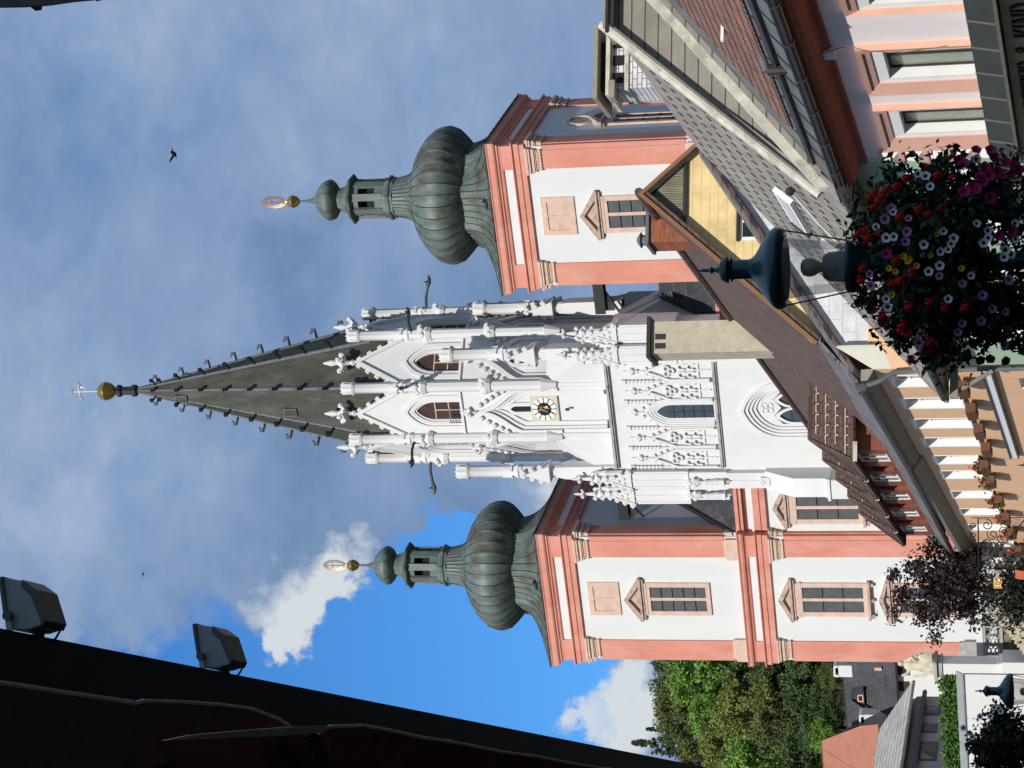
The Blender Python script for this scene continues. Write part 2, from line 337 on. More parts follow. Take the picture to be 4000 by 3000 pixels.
# windows
def pediment(b, cx, zb, hw, za, y, m):
    b.box(cx - hw, cx + hw, y - .34, y, zb, zb + .16, m); b.box(cx - hw + .12, cx + hw - .12, y - .22, y, zb - .16, zb, m)
    t = .2; out = [(cx - hw, zb + .164), (cx, za), (cx + hw, zb + .164)]; inn = [(cx - hw + .62, zb + .168), (cx, za - .3), (cx + hw - .62, zb + .168)]
    b.band(out, inn, y - .34, y - .002, m); b.prism(inn, y - .1, y, 'xz', m)
def tower_window(par, cx, y, zt, zb, hw, pz, pa, phw, sill=False, louvres=True, cut=0):
    """stone frame, two louvred openings and a pediment: one part; the louvres are dark slats set back between stone edges"""
    b = ZB(); f = .33; oh = hw - f; mz = .11
    z1, z0 = zt - .24, zb + .3
    b.box(cx - hw, cx - oh, y - .13, y, zb, zt); b.box(cx + oh, cx + hw, y - .13, y, zb, zt)
    b.box(cx - oh, cx + oh, y - .128, y, z1, zt); b.box(cx - oh, cx + oh, y - .128, y, zb, z0); b.box(cx - mz, cx + mz, y - .115, y, z0, z1)
    b.box(cx - hw - .06, cx + hw + .06, y - .15, y, zt - .18, zt + .02) if sill else None
    b.box(cx - hw + .02, cx + hw - .02, y - .16, y - .002, zt + .002, pz - .162)
    b.box(cx - oh, cx + oh, y - .012, y - .004, z0, z1, 2)
    for s in (-1, 1):
        xa, xb = (cx + mz, cx + oh) if s > 0 else (cx - oh, cx - mz); n = 5 if louvres else 3
        for i in range(n):
            a = z0 + (z1 - z0) * i / n; c = z0 + (z1 - z0) * (i + 1) / n
            b.add([(xa + .01, y - .085, a + .02), (xb - .01, y - .085, a + .02), (xb - .01, y - .03, c - .03), (xa + .01, y - .03, c - .03)], [(0, 1, 2, 3)], 1)
            b.box(xa + .01, xb - .01, y - .09, y - .02, a, a + .025, 2)
    pediment(b, cx, pz, phw, pa, y, 3)
    if sill:
        b.box(cx - hw - .18, cx + hw + .18, y - .36, y, zb - .18, zb - .002, 3)
        for q in (-1, 0, 1): b.box(cx + q * (hw - .1) - .12, cx + q * (hw - .1) + .12, y - .26, y, zb - .42, zb - .184, 3)
    return b.build('belfry_window' if louvres else 'tall_window', [M['stone_pink'], M['louvre'], M['dark'], M['stone_pink2']], par)
M['stone_pink2'] = mat('marble_trim', (.50, .36, .29), .8, .3, 4, second=(.17, .16, .15), sscale=2.2, sthr=(.5, .7), bump=.2)
tower_window(lt, 0, -H, 34.58, 30.2, 1.25, 34.92, 36.15, 1.66)
tower_window(lt, 0, -H, 24.2, 19.6, 1.27, 24.62, 25.58, 1.64, sill=True, louvres=False)
tower_window(lt, 0, -H, 17.72, 13.9, 1.27, 18.1, 18.86, 1.85, sill=False, louvres=False)
b = ZB(); y = -H
b.box(-1.28, 1.28, y - .1, y, 38.3, 38.66); b.box(-1.28, 1.28, y - .1, y, 36.48, 36.8); b.box(-1.28, -.95, y - .1, y, 36.8, 38.3); b.box(.95, 1.28, y - .1, y, 36.8, 38.3)
b.box(-.95, .95, y - .03, y - .001, 36.8, 38.3, 1); b.box(-.05, .05, y - .07, y - .032, 36.8, 38.3)
b.build('blind_window', [M['stone_pink'], M['stone_pink']], lt)
# bell roof, onion, lantern
def sqr(t, h): return h / max(abs(cos(t)), abs(sin(t)))
def octr(t, ap):
    q = (t + pi / 8) % (pi / 4) - pi / 8; return ap / cos(q)
b = ZB(); NR = 96; prof = []
lev = [(41.80, 5.18, 0), (41.86, 5.22, 0), (41.98, 4.98, .03), (42.15, 4.66, .08), (42.38, 4.30, .18), (42.66, 3.95, .34), (43.0, 3.64, .55), (43.4, 3.40, .78), (43.85, 3.22, .95), (44.3, 3.12, 1), (45.2, 2.95, 1)]
vs = []; fs = []
for z, h, t in lev:
    for k in range(NR):
        a = 2 * pi * k / NR + pi / 4; r = sqr(a, h) * (1 - t) + octr(a, h) * t
        vs.append((r * cos(a), r * sin(a), z))
for i in range(len(lev) - 1):
    for k in range(NR): fs.append((i * NR + k, i * NR + (k + 1) % NR, (i + 1) * NR + (k + 1) % NR, (i + 1) * NR + k))
fs.append(tuple(range(NR - 1, -1, -1))); b.add(vs, fs, 0, True)
for k in range(0, NR, 2):
    b.tube([Vector(vs[i * NR + k]) + Vector((vs[i * NR + k][0], vs[i * NR + k][1], 0)).normalized() * .015 for i in range(1, len(lev))], .035, 4, 2)
b.box(.55, 1.1, -4.62, -4.2, 42.28, 42.40, 1); b.box(.98, 1.1, -4.62, -4.2, 42.40, 42.55, 1)
b.build('bell_roof', [M['copper'], M['iron'], M['copper_dark']], lt, sharp=40)
def ribf(r, t, z, k): return r + (.05 if k % 5 == 0 else .018 * abs((k % 5) - 2.5) - .03) * min(1, r / 3)
def seams(b, prof, n, r_, m, twist=0):
    for k in range(n): b.tube([(r * 1.006 * cos(2 * pi * k / n + twist * i), r * 1.006 * sin(2 * pi * k / n + twist * i), z) for i, (r, z) in enumerate(prof)], [r_ * min(1, .35 + r / 4) for r, z in prof], 4, m)
b = ZB(); on = [(2.55, 44.55), (2.95, 44.25), (3.55, 44.55), (4.05, 44.98), (4.40, 45.35), (4.54, 45.75), (4.52, 46.15), (4.36, 46.6), (4.02, 47.02), (3.58, 47.40), (3.14, 47.70), (2.74, 47.90), (2.36, 48.04), (2.02, 48.16), (1.76, 48.36), (1.57, 48.6), (1.44, 48.9), (1.34, 49.3), (1.28, 49.7)]
b.lathe(on, 180, 0, True, rf=ribf); seams(b, on, 36, .045, 1)
b.build('onion_dome', [M['copper'], M['copper_dark']], lt, sharp=60)
b = ZB(); a8 = pi / 8
b.lathe([(1.36, 49.68), (1.40, 49.72), (1.40, 49.86), (1.50, 49.93), (1.52, 50.1), (1.40, 50.2), (1.36, 50.3), (1.36, 50.42)], 8, 0, False, a0=a8)
for k in range(8):   # eight posts leave eight openings
    a = a8 + k * pi / 4; c, s = cos(a) * 1.22, sin(a) * 1.22; b.X = ZS @ Matrix.Translation((c, s, 0)) @ Matrix.Rotation(a, 4, 'Z'); b.box(-.1, .1, -.24, .24, 50.42, 52.45)
    a = k * pi / 4; b.X = ZS @ Matrix.Rotation(a, 4, 'Z'); b.box(1.06, 1.2, -.5, .5, 50.42, 50.95); b.box(1.06, 1.2, -.5, .5, 52.1, 52.45)
    b.box(1.0, 1.05, -.27, .27, 50.95, 51.5, 1)
b.X = ZS.copy()
b.lathe([(1.26, 52.44), (1.30, 52.5), (1.66, 52.62), (1.70, 52.74), (1.30, 52.95), (1.02, 53.15), (.86, 53.4), (.78, 53.62), (.74, 53.85)], 8, 2, False, a0=a8)
b.build('lantern', [M['copper'], M['dark'], M['copper']], lt)
b = ZB()
b.lathe([(.70, 53.80), (1.0, 53.92), (1.26, 54.1), (1.37, 54.32), (1.36, 54.5), (1.22, 54.74), (1.02, 54.96), (.78, 55.16), (.55, 55.3), (.34, 55.42), (.22, 55.58), (.13, 55.8), (.08, 56.1), (.055, 56.65)], 70, 0, True, rf=ribf); seams(b, [(1.26, 54.1), (1.37, 54.32), (1.36, 54.5), (1.22, 54.74), (1.02, 54.96), (.78, 55.16), (.55, 55.3)], 14, .03, 1)
b.build('small_onion', [M['copper'], M['copper_dark']], lt, sharp=60)
b = ZB(); b.lathe([(.05, 56.55), (.2, 56.64), (.36, 56.82), (.42, 57.04), (.44, 57.06), (.36, 57.3), (.2, 57.44), (.06, 57.5), (.045, 57.62)], 20, 0, True); b.build('gilded_ball', M['gold'], lt)
b = ZB()
for q, (rx, rz) in enumerate(((.40, .84), (.28, .66))):
    pts = [(rx * cos(t) * (1 + .0), 0, 58.42 + rz * sin(t)) for t in [2 * pi * i / 28 for i in range(29)]]; b.tube(pts, .028, 5)
for i in range(26):
    t = 2 * pi * i / 26; b.tube([(.28 * cos(t), 0, 58.42 + .66 * sin(t)), (.5 * cos(t), 0, 58.42 + .95 * sin(t))], [.03, .01], 4)
b.tube([(0, 0, 57.6), (0, 0, 59.2)], .035, 5); b.tube([(-.2, 0, 58.6), (.2, 0, 58.6)], .03, 5)
b.build('radiant_wreath', M['gold_dull'], lt)
# right tower: a copy of the whole tower, plus the windows of its right flank
rt = copy_tree(lt, church); rt.location = (12.86, 2.05, 0)
b = ZB(); RX = Matrix.Rotation(pi / 2, 4, 'Z'); b.X = ZS @ RX
pts = [(.95 * cos(2 * pi * i / 28), 36.6 + .95 * sin(2 * pi * i / 28)) for i in range(28)]; pin = [(.7 * cos(2 * pi * i / 28), 36.6 + .7 * sin(2 * pi * i / 28)) for i in range(28)]
b.band(pts, pin, -H - .16, -H + .01, 0, closed=True); b.prism(pin, -H - .03, -H - .004, 'xz', 1)
b.build('round_window', [M['stone_pink'], M['beige']], rt)
w = tower_window(rt, 0, -H, 34.58, 29.2, 1.1, 34.92, 36.0, 1.5)
w.data.transform(RX)
# ------------------------------------------------------------------ gothic tower
gt = None
b = ZB(); b.box(-5.0, 5.0, -4.85, 3.6, 12.0, 28.0); b.box(-5.0, 5.0, -5.42, 3.6, 28.0, 35.0)
panel(b, -5.0, 5.0, 12.0, 28.0, [(.22 - 1.95, 12.0)] + garch(.22, 1.95, 12.0, 23.9, 26.55, 10)[1:-1] + [(.22 + 1.95, 12.0)], -5.5)
for s in (-1, 1): b.add([(s * 5.0, -5.5, 12), (s * 5.0, -4.85, 12), (s * 5.0, -4.85, 28), (s * 5.0, -5.5, 28)], [(0, 1, 2, 3)])
b.add([(-5, -5.5, 28), (5, -5.5, 28), (5, -5.4, 28.02), (-5, -5.4, 28.02)], [(0, 1, 2, 3)])
# sloping shoulders from the square up to the octagon
AP = 4.4; CR = AP / cos(pi / 8)
for sx in (-1, 1):
    for sy, ye in ((-1, -5.2), (1, 3.5)):
        o1 = (sx * CR * sin(pi / 8), sy * AP, 35); p1 = (sx * AP, sy * CR * sin(pi / 8), 35)
        tp1 = (sx * CR * sin(pi / 8), sy * AP, 39.4); tp2 = (sx * AP, sy * CR * sin(pi / 8), 39.4)
        cn = (sx * 4.95, ye, 35.0)
        vs = [o1, p1, cn, tp1, tp2]; b.add(vs, [(2, 0, 3), (2, 4, 1), (2, 3, 4), (0, 1, 2)], 0)
b.lathe([(CR - .46, 34.9), (CR - .46, 50.2)], 8, 0, False, a0=pi / 8)
gt = b.build('gothic_tower', M['stone_white'], church, (0, 0, 0))
FW8 = 2 * AP * tan(pi / 8) / 2      # half a face
def oct_face(b, k, extra=0): b.X = ZS @ Matrix.Rotation(k * pi / 4, 4, 'Z')
def crocket(b, x, z, y, r=.17, m=0):
    for dx, dz in ((-.5, .0), (.5, 0), (0, .55), (0, -.45)): b.ball((x + dx * r, y, z + dz * r), r * .62, 6, m)
def finial(b, x, y, z, s=1.0, m=0):
    b.lathe([(.10 * s, z), (.16 * s, z + .12 * s), (.08 * s, z + .2 * s), (.13 * s, z + .42 * s), (.28 * s, z + .55 * s), (.16 * s, z + .75 * s), (.08 * s, z + .85 * s), (.15 * s, z + 1.1 * s), (.04 * s, z + 1.5 * s)], 8, m, True, c=(x, y))
    for dx, dy in ((1, 0), (-1, 0), (0, 1), (0, -1)):
        b.tube([(x, y, z + .5 * s), (x + dx * .36 * s, y + dy * .36 * s, z + .62 * s)], [.1 * s, .14 * s], 6, m); b.ball((x + dx * .38 * s, y + dy * .38 * s, z + .7 * s), .13 * s, 6, m)
for k in range(8):
    if k in (3, 4, 5): 
        b = MB(); oct_face(b, k); b.box(-FW8, FW8, -AP, -AP + .5, 35, 49.6); b.build('octagon_wall', M['stone_white'], gt); continue
    d = -AP
    b = MB(); oct_face(b, k)
    # lower stage: ogee niche in three steps
    A1 = ogee(0, 1.38, 35.6, 41.3, 43.7); panel(b, -FW8, FW8, 35.0, 45.2, [(-1.38, 35.0)] + A1[1:-1] + [(1.38, 35.0)], d)
    O = ogee(0, 1.62, 38.6, 41.35, 44.35); I = ogee(0, 1.38, 38.6, 41.3, 43.7); b.band(O, I, d - .17, d - .001)
    A2 = ogee(0, .92, 35.6, 41.0, 42.9); b.band(A1, A2, d + .22, d + .42); 
    A15 = ogee(0, 1.2, 35.6, 41.15, 43.35); b.band(A1, A15, d + .06, d + .3)
    A3 = garch(0, .52, 35.6, 40.9, 42.15); n = len(A2)
    b.add([(-.95, d + .36, 35.0), (-.95, d + .36, 43.2), (.95, d + .36, 43.2), (.95, d + .36, 35.0)], [(0, 1, 2, 3)])
    b.add([(-1.4, d + .2, 35.3), (1.4, d + .2, 35.3), (1.4, d - .002, 34.9), (-1.4, d - .002, 34.9)], [(0, 1, 2, 3)])
    O3 = garch(0, .45, 40.2, 41.6, 42.2); I3 = garch(0, .2, 40.2, 41.6, 42.0); b.band(O3, I3, d + .2, d + .37)
    b.prism(I3, d + .345, d + .36, 'xz', 1)
    for i in range(1, 6):
        t = i / 6
        for s in (-1, 1): crocket(b, s * (1.58 * (1 - t) ** .8 + .1), 41.9 + t * 2.5, d - .16, .17)
    finial(b, 0, d - .22, 44.25, .75)
    b.build('ogee_niche', [M['stone_white'], M['dark']], gt)
    # upper stage: belfry opening under a gable
    b = MB(); oct_face(b, k)
    z0 = 45.35; A = garch(0, .82, z0, 47.3, 48.75)
    gz0, gz1, gh = 49.35, 52.5, FW8 - .12
    out = [(-FW8, z0), (-FW8, gz0), (0, gz1), (FW8, gz0), (FW8, z0)]
    b.add([(p[0], d, p[1]) for p in out] + [(p[0], d, p[1]) for p in A[::-1]], [tuple(range(len(out) + len(A)))])
    b.add([(-FW8, d + .35, gz0 - .5), (0, d + .35, gz1 - .1), (FW8, d + .35, gz0 - .5)], [(0, 1, 2)])
    O = garch(0, 1.22, z0, 47.35, 49.35); b.band(O, garch(0, 1.0, z0, 47.32, 49.02), d - .13, d - .001)
    b.band(A, garch(0, .62, z0, 47.2, 48.45), d + .14, d + .4); b.band(A, garch(0, .72, z0, 47.25, 48.6), d + .02, d + .2)
    G0 = [(-FW8 - .02, gz0 - .1), (0, gz1 + .16), (FW8 + .02, gz0 - .1)]; G1 = [(-FW8 + .28, gz0 - .1), (0, gz1 - .32), (FW8 - .28, gz0 - .1)]
    b.band(G0, G1, d - .2, d + .3)
    for i in range(1, 5):
        t = i / 4.6
        for s in (-1, 1): crocket(b, s * FW8 * (1 - t), gz0 + (gz1 - gz0) * t + .22, d - .05, .19)
    finial(b, 0, d - .02, gz1 + .1, 1.5)
    b.box(-FW8, FW8, d - .14, d, 45.18, 45.345)
    b.box(-.2, .2, d - .24, d - .001, 44.75, 45.1); b.ball((0, d - .2, 44.7), .2, 6)
    b.build('belfry_gable', M['stone_white'], gt)
    b = MB(); oct_face(b, k)
    b.prism(garch(0, .64, z0 + .05, 47.2, 48.45), d + .3, d + .34, 'xz', 0)
    for zz in (46.2, 47.15): b.box(-.62, .62, d + .26, d + .302, zz, zz + .07, 1)
    b.box(-.035, .035, d + .265, d + .302, z0 + .05, 47.15, 1)
    if k == 0:
        for zz in (45.55, 45.75, 45.95, 46.15): b.tube([(-.8, d - .05, zz), (.2, d - .05, zz)], .018, 4, 2)
        for xx in (-.8, -.3, .2): b.tube([(xx, d - .05, z0), (xx, d - .05, 46.25)], .018, 4, 2)
    b.build('louvred_opening', [M['brown'], M['stone_pink'], M['iron']], gt)
# corner piers of the octagon with flat crowned tops
def pier(b, x, y, z0, z1, r, a0=pi / 8):
    b.lathe([(r * 1.0, z0), (r * 1.0, z1 - 4.4), (r * 1.25, z1 - 4.3), (r * .98, z1 - 4.0), (r * .95, z1 - 1.02), (r * 1.05, z1 - .96), (r * 1.35, z1 - .84), (r * 1.4, z1 - .72), (r * 1.0, z1 - .62), (r * 1.05, z1 - .3), (r * .95, z1 - .06), (r * .8, z1)], 8, 0, False, c=(x, y), a0=a0)
    for k in range(8):
        a = k * pi / 4 + a0; b.lathe([(r * .16, z1 - .6), (r * .2, z1 - .1), (r * .05, z1 + .06)], 5, 0, True, c=(x + cos(a) * r * .95, y + sin(a) * r * .95))
    for k in range(4):
        a = k * pi / 2 + a0 + pi / 8
        b.X = ZS @ Matrix.Translation((x, y, 0)) @ Matrix.Rotation(a, 4, 'Z')
        b.box(r * .9, r * 1.08, -r * .3, r * .3, z1 - 4.55, z1 - 4.2); b.prism([(-r * .45, z1 - 3.9), (0, z1 - 3.2), (r * .45, z1 - 3.9)], r * .85, r * 1.12, 'yz'); b.X = ZS.copy()
for k in range(8):
    a = pi / 8 + k * pi / 4; b = ZB(); x, y = 4.92 * cos(a), 4.92 * sin(a)
    pier(b, x, y, 39.5, 53.3, .365); b.lathe([(.20, 35.2), (.20, 38.7)], 8, 0, False, c=(x * .965, y * .965))
    for zz, s in ((43.4, .8), (48.0, .75)):
        for q in range(3):
            aa = a + (q - 1) * .9; crocket(b, x + .48 * cos(aa), zz + .1 * q, y + .48 * sin(aa), .2)
    b.lathe([(.46, 43.0), (.58, 43.3), (.42, 43.7)], 8, 0, False, c=(x, y)); b.lathe([(.44, 47.4), (.56, 47.7), (.40, 48.0)], 8, 0, False, c=(x, y))
    b.lathe([(.2, 38.6), (.5, 39.6)], 8, 0, False, c=(x, y))
    b.build('corner_pier', M['stone_white'], gt)
    b = ZB(); u = Vector((cos(a), sin(a), 0)); p = Vector((x, y, 48.75)) + u * .3
    b.tube([p, p + u * .7 + Vector((0, 0, .02)), p + u * 1.4 + Vector((0, 0, -.12)), p + u * 1.75 + Vector((0, 0, -.2)), p + u * 2.0 + Vector((0, 0, -.26)), p + u * 2.25 + Vector((0, 0, -.2))], [.10, .10, .09, .17, .11, .05], 6)
    q = p + u * 1.8; v = Vector((-u.y, u.x, 0))
    for s in (-1, 1): b.tube([q + Vector((0, 0, -.1)), q + v * s * .2 + Vector((0, 0, .1))], [.07, .02], 5)
    b.build('gargoyle', M['iron'], gt)
# free pinnacles on the corners of the square
for sx in (-1, 1):
    for sy, yy in ((-1, -4.75), (1, 3.0)):
        for q in range(2 if sy < 0 and sx > 0 else 1):
            b = ZB(); px_, py_ = (sx * 4.25, yy) if q == 0 else (5.0, 1.2)
            pier(b, px_, py_, 34.9, 46.1 if q == 0 else 45.2, .42); b.lathe([(.7, 34.9), (.62, 38.6), (.45, 39.3)], 4, 0, False, c=(px_, py_), a0=pi / 4)
            b.prism([(-.62, 39.6), (0, 41.3), (.62, 39.6)], py_ - .7, py_ + .5, 'xz'); b.v[-6:] = [(v[0] + px_, v[1], v[2]) for v in b.v[-6:]]
            for z_ in (40.2, 40.8, 41.4):
                for s in (-1, 1): crocket(b, px_ + s * (.65 - (z_ - 39.8) * .33), z_, py_ - .6, .2)
            b.build('corner_pinnacle', M['stone_white'], gt)
# clock
b = ZB(); d = -AP + .355; cz_ = 39.7
b.box(-.92, .92, d - .16, d, cz_ - .92, cz_ + .92, 0)
ring = [(.80 * cos(2 * pi * i / 32), cz_ + .80 * sin(2 * pi * i / 32)) for i in range(32)]; b.prism(ring, d - .185, d - .162, 'xz', 1)
for i in range(12):
    t0, t1 = 2 * pi * (i + .1) / 12, 2 * pi * (i + .9) / 12
    q = [(r_ * cos(t), cz_ + r_ * sin(t)) for r_, t in ((.48, t0), (.80, t0), (.83, (t0 + t1) / 2), (.80, t1), (.48, t1))]; b.prism(q, d - .21, d - .187, 'xz', 2)
cen = [(.44 * cos(2 * pi * i / 24), cz_ + .44 * sin(2 * pi * i / 24)) for i in range(24)]; b.prism(cen, d - .205, d - .187, 'xz', 1)
random.seed(5)
for i in range(16):
    t = random.random() * 6.28; r_ = random.random() * .3; b.ball((r_ * cos(t), d - .2, cz_ + r_ * sin(t)), .07 + .06 * random.random(), 6, random.choice((3, 4, 2, 5)), (1, .2, 1))
b.tube([(-.1, d - .26, cz_ - .1), (.28, d - .26, cz_ + .5)], [.05, .02], 5, 3); b.tube([(.08, d - .27, cz_ + .1), (-.3, d - .27, cz_ - .62)], [.04, .02], 5, 1)
b.build('clock', [M['beige'], M['dark'], mat('clock_white', (.78, .78, .74), .6, .04), M['gold'], mat('clock_red', (.55, .14, .07), .7, .3, 8), mat('clock_pink', (.66, .42, .30), .7, .3, 8)], gt)
b = ZB(); b.box(-.07, .07, -4.42, -4.3, 38.0, 38.25); b.build('wall_slit', M['dark'], gt)
# spire
b = ZB(); r0, zt = 4.62, 70.5
def sr(z): return (70.75 - z) * .233
b.lathe([(4.42, 49.6), (4.44, 51.6), (sr(53), 53), (sr(58), 58), (sr(64), 64), (sr(70.1), 70.1)], 8, 0, False, a0=pi / 8)
for k in range(8):
    a = pi / 8 + k * pi / 4; b.tube([(sr(z) * cos(a), sr(z) * sin(a), z) for z in (51.8, 60, 70.1)], [.14, .12, .07], 6, 1)
for (z_, s) in ((57.4, -.55), (66.0, -.25)):   # hatches on the front face
    y = -(sr(z_) * cos(pi / 8)) - .01; b.box(s - .28, s + .28, y - .12, y + .3, z_, z_ + .9, 1); b.box(s - .22, s + .22, y - .135, y - .11, z_ + .06, z_ + .84, 0)
b.build('spire', [M['spire'], M['lead']], gt)
cr0 = None
for k in (0, 1, 4, 5, 6, 7, 3):
    a = pi / 8 + k * pi / 4
    for i in range(9):
        z_ = 52.7 + i * 1.98; r_ = sr(z_)
        if cr0 is None:
            b = MB(); b.tube([(0, 0, 0), (.3, 0, .06), (.48, 0, .12)], [.09, .07, .07], 5); b.box(.38, .62, -.1, .1, .1, .34); b.tube([(.5, 0, .3), (.3, 0, .4)], [.05, .04], 4)
            cr0 = b.build('spire_crocket', M['iron'], gt); o = cr0
        else: o = copy_one(cr0, gt)
        o.location = (r_ * cos(a), r_ * sin(a), z_ - ZG); o.rotation_euler = (0, 0, a); o.scale = [1.35 - .055 * i] * 3
b = ZB(); b.lathe([(.16, 69.9), (.42, 70.15), (.42, 70.45), (.3, 70.55), (.28, 71.15), (.42, 71.3), (.44, 71.55), (.2, 71.7), (.06, 71.85)], 8, 0, False, a0=pi / 8); b.build('spire_cap', M['iron'], gt)
b = ZB(); b.lathe([(.06, 71.7), (.35, 71.85), (.58, 72.1), (.66, 72.42), (.68, 72.44), (.58, 72.78), (.35, 73.0), (.1, 73.1), (.06, 73.3)], 24, 0, True); b.build('gilded_ball', M['gold'], gt)
b = ZB(); b.tube([(0, 0, 73.1), (0, 0, 75.1)], .055, 6)
b.tube([(-.5, 0, 74.5), (.5, 0, 74.5)], .06, 6)
for x, z_ in ((-.52, 74.5), (.52, 74.5), (0, 75.1)):
    for dx, dz in ((-.12, 0), (.12, 0), (0, .12), (0, -.1)): b.ball((x + dx, 0, z_ + dz), .1, 6)
for s in (-1, 1): b.tube([(0, 0, 73.9), (s * .3, 0, 74.1), (s * .34, 0, 74.35)], .04, 5)
b.build('spire_cross', mat('pale_metal', (.62, .62, .58), .4, .1, metal=.6), gt)
# string courses
for z_ in (34.93, 27.93):
    b = ZB(); b.box(-3.75, 3.75, -5.72, -5.4, z_, z_ + .16); b.box(-3.75, 3.75, -5.62, -5.4, z_ - .1, z_ - .003); b.build('string_course', M['stone_grey'], gt)
# blind tracery band, z 28.2 to 34, one part per gablet
y = -5.424
for cx_ in (-3.05, -1.58, 1.72, 3.12):
    b = ZB(); hw = .64
    b.band([(cx_ - hw - .06, 28.3), (cx_ - hw - .06, 30.9), (cx_, 32.55), (cx_ + hw + .06, 30.9), (cx_ + hw + .06, 28.3)], [(cx_ - hw + .1, 28.3), (cx_ - hw + .1, 30.84), (cx_, 32.25), (cx_ + hw - .1, 30.84), (cx_ + hw - .1, 28.3)], y - .24, y)
    b.box(cx_ - .05, cx_ + .05, y - .09, y, 28.3, 30.1); b.box(cx_ - hw + .1, cx_ + hw - .1, y - .08, y, 28.98, 29.06)
    for q in (-.28, .28):
        for zz in (29.55, 30.15): b.band(garch(cx_ + q, .24, zz - .28, zz - .05, zz + .24, 4), garch(cx_ + q, .12, zz - .28, zz - .05, zz + .1, 4), y - .2, y)
    for t in (0.5, 2.6, 4.7):
        c0, z0 = cx_ + .21 * cos(t + .0), 30.95 + .21 * sin(t); pts = [(c0 + .21 * cos(u), z0 + .21 * sin(u)) for u in [2 * pi * i / 12 for i in range(12)]]; pi_ = [(c0 + .125 * cos(u), z0 + .125 * sin(u)) for u in [2 * pi * i / 12 for i in range(12)]]
        b.band(pts, pi_, y - .2, y, 0, closed=True)
    for i in range(4):
        for s in (-1, 1): crocket(b, cx_ + s * (hw * (1 - (i + .5) / 4) + .09), 31.0 + 1.6 * (i + .5) / 4, y - .1, .12)
    b.box(cx_ - .05, cx_ + .05, y - .14, y, 32.5, 33.1); crocket(b, cx_, 33.35, y - .1, .24); b.box(cx_ - .14, cx_ + .14, y - .18, y, 32.95, 33.03); b.box(cx_ - .06, cx_ + .06, y - .14, y, 33.5, 33.9)
    b.build('blind_gablet', M['stone_white'], gt)
for cx_ in (-3.68, -2.3, -.86, 1.0, 2.42):
    b = ZB(); b.box(cx_ - .05, cx_ + .05, y - .15, y, 28.3, 32.0)
    for i in range(7): b.box(cx_ - .12, cx_ + .12, y - .2, y, 32.0 + i * .25, 32.1 + i * .25); b.box(cx_ - .06, cx_ + .06, y - .15, y, 32.1 + i * .25, 32.25 + i * .25)
    b.box(cx_ - .14, cx_ + .14, y - .24, y, 33.75, 34.05); b.build('blind_pinnacle', M['stone_white'], gt)
def gothic_window(name, cx_, zb, zs, za, hw, hg, steps, y, bars, deep=0):
    b = ZB(); n = steps
    for i in range(n):
        w0 = hw + (hg - hw) * i / n; w1 = hw + (hg - hw) * (i + 1) / n
        b.band(garch(cx_, w0, zb, zs, za - (hw - w0) * 1.5, 10), garch(cx_, w1, zb, zs, za - (hw - w1) * 1.5, 10), (y - .2 + .06 * i) if not deep else (y - .12 + (deep + .1) * i / n), y + deep)
    G = garch(cx_, hg, zb, zs, za - (hw - hg) * 1.5, 10); y += deep; b.prism(G, y - .02, y - .006, 'xz', 1)
    b.box(cx_ - .03, cx_ + .03, y - .045, y - .021, zb, zs + .3, 2)
    for i in range(1, bars): zz = zb + (zs + .5 - zb) * i / bars; b.box(cx_ - hg, cx_ + hg, y - .046, y - .022, zz - .03, zz + .03, 2)
    return b
b = gothic_window('tracery_window', .22, 28.25, 31.0, 32.75, .98, .46, 4, y, 5)
crocket(b, .22, 33.45, y - .1, .24); b.box(.17, .27, y - .14, y, 32.7, 33.2)
for i in range(4):
    for s in (-1, 1): crocket(b, .22 + s * (1.0 - .24 * i), 31.6 + .42 * i, y - .1, .12)
b.build('lancet_window', [M['stone_white'], M['glass'], M['iron']], gt)
yw = -5.504
b = gothic_window('west_window', .22, 15.0, 23.9, 26.55, 1.97, 1.15, 5, yw, 9, .56); yw += .5
for s in (-1, 1):
    b.band(garch(.22 + s * .57, .57, 15.0, 23.2, 24.4, 6), garch(.22 + s * .57, .45, 15.0, 23.1, 24.1, 6), yw - .15, yw - .03)
G = garch(.22, 1.14, 23.9, 23.9, 25.3, 8); 
b.prism([(-.92, 23.9), (-.35, 24.45), (.22, 23.95), (.8, 24.45), (1.36, 23.9)] + [p for p in G[::-1] if p[1] > 23.95], yw - .12, yw - .025, 'xz')
for t in (pi / 4, 3 * pi / 4, 5 * pi / 4, 7 * pi / 4):
    c0, z0 = .22 + .24 * cos(t), 24.85 + .24 * sin(t); P0 = [(c0 + .21 * cos(u), z0 + .21 * sin(u)) for u in [2 * pi * i / 14 for i in range(14)]]; P1 = [(c0 + .13 * cos(u), z0 + .13 * sin(u)) for u in [2 * pi * i / 14 for i in range(14)]]
    b.band(P0, P1, yw - .19, yw - .1, 0, closed=True)
b.build('west_window', [M['stone_white'], M['glass'], M['iron']], gt)
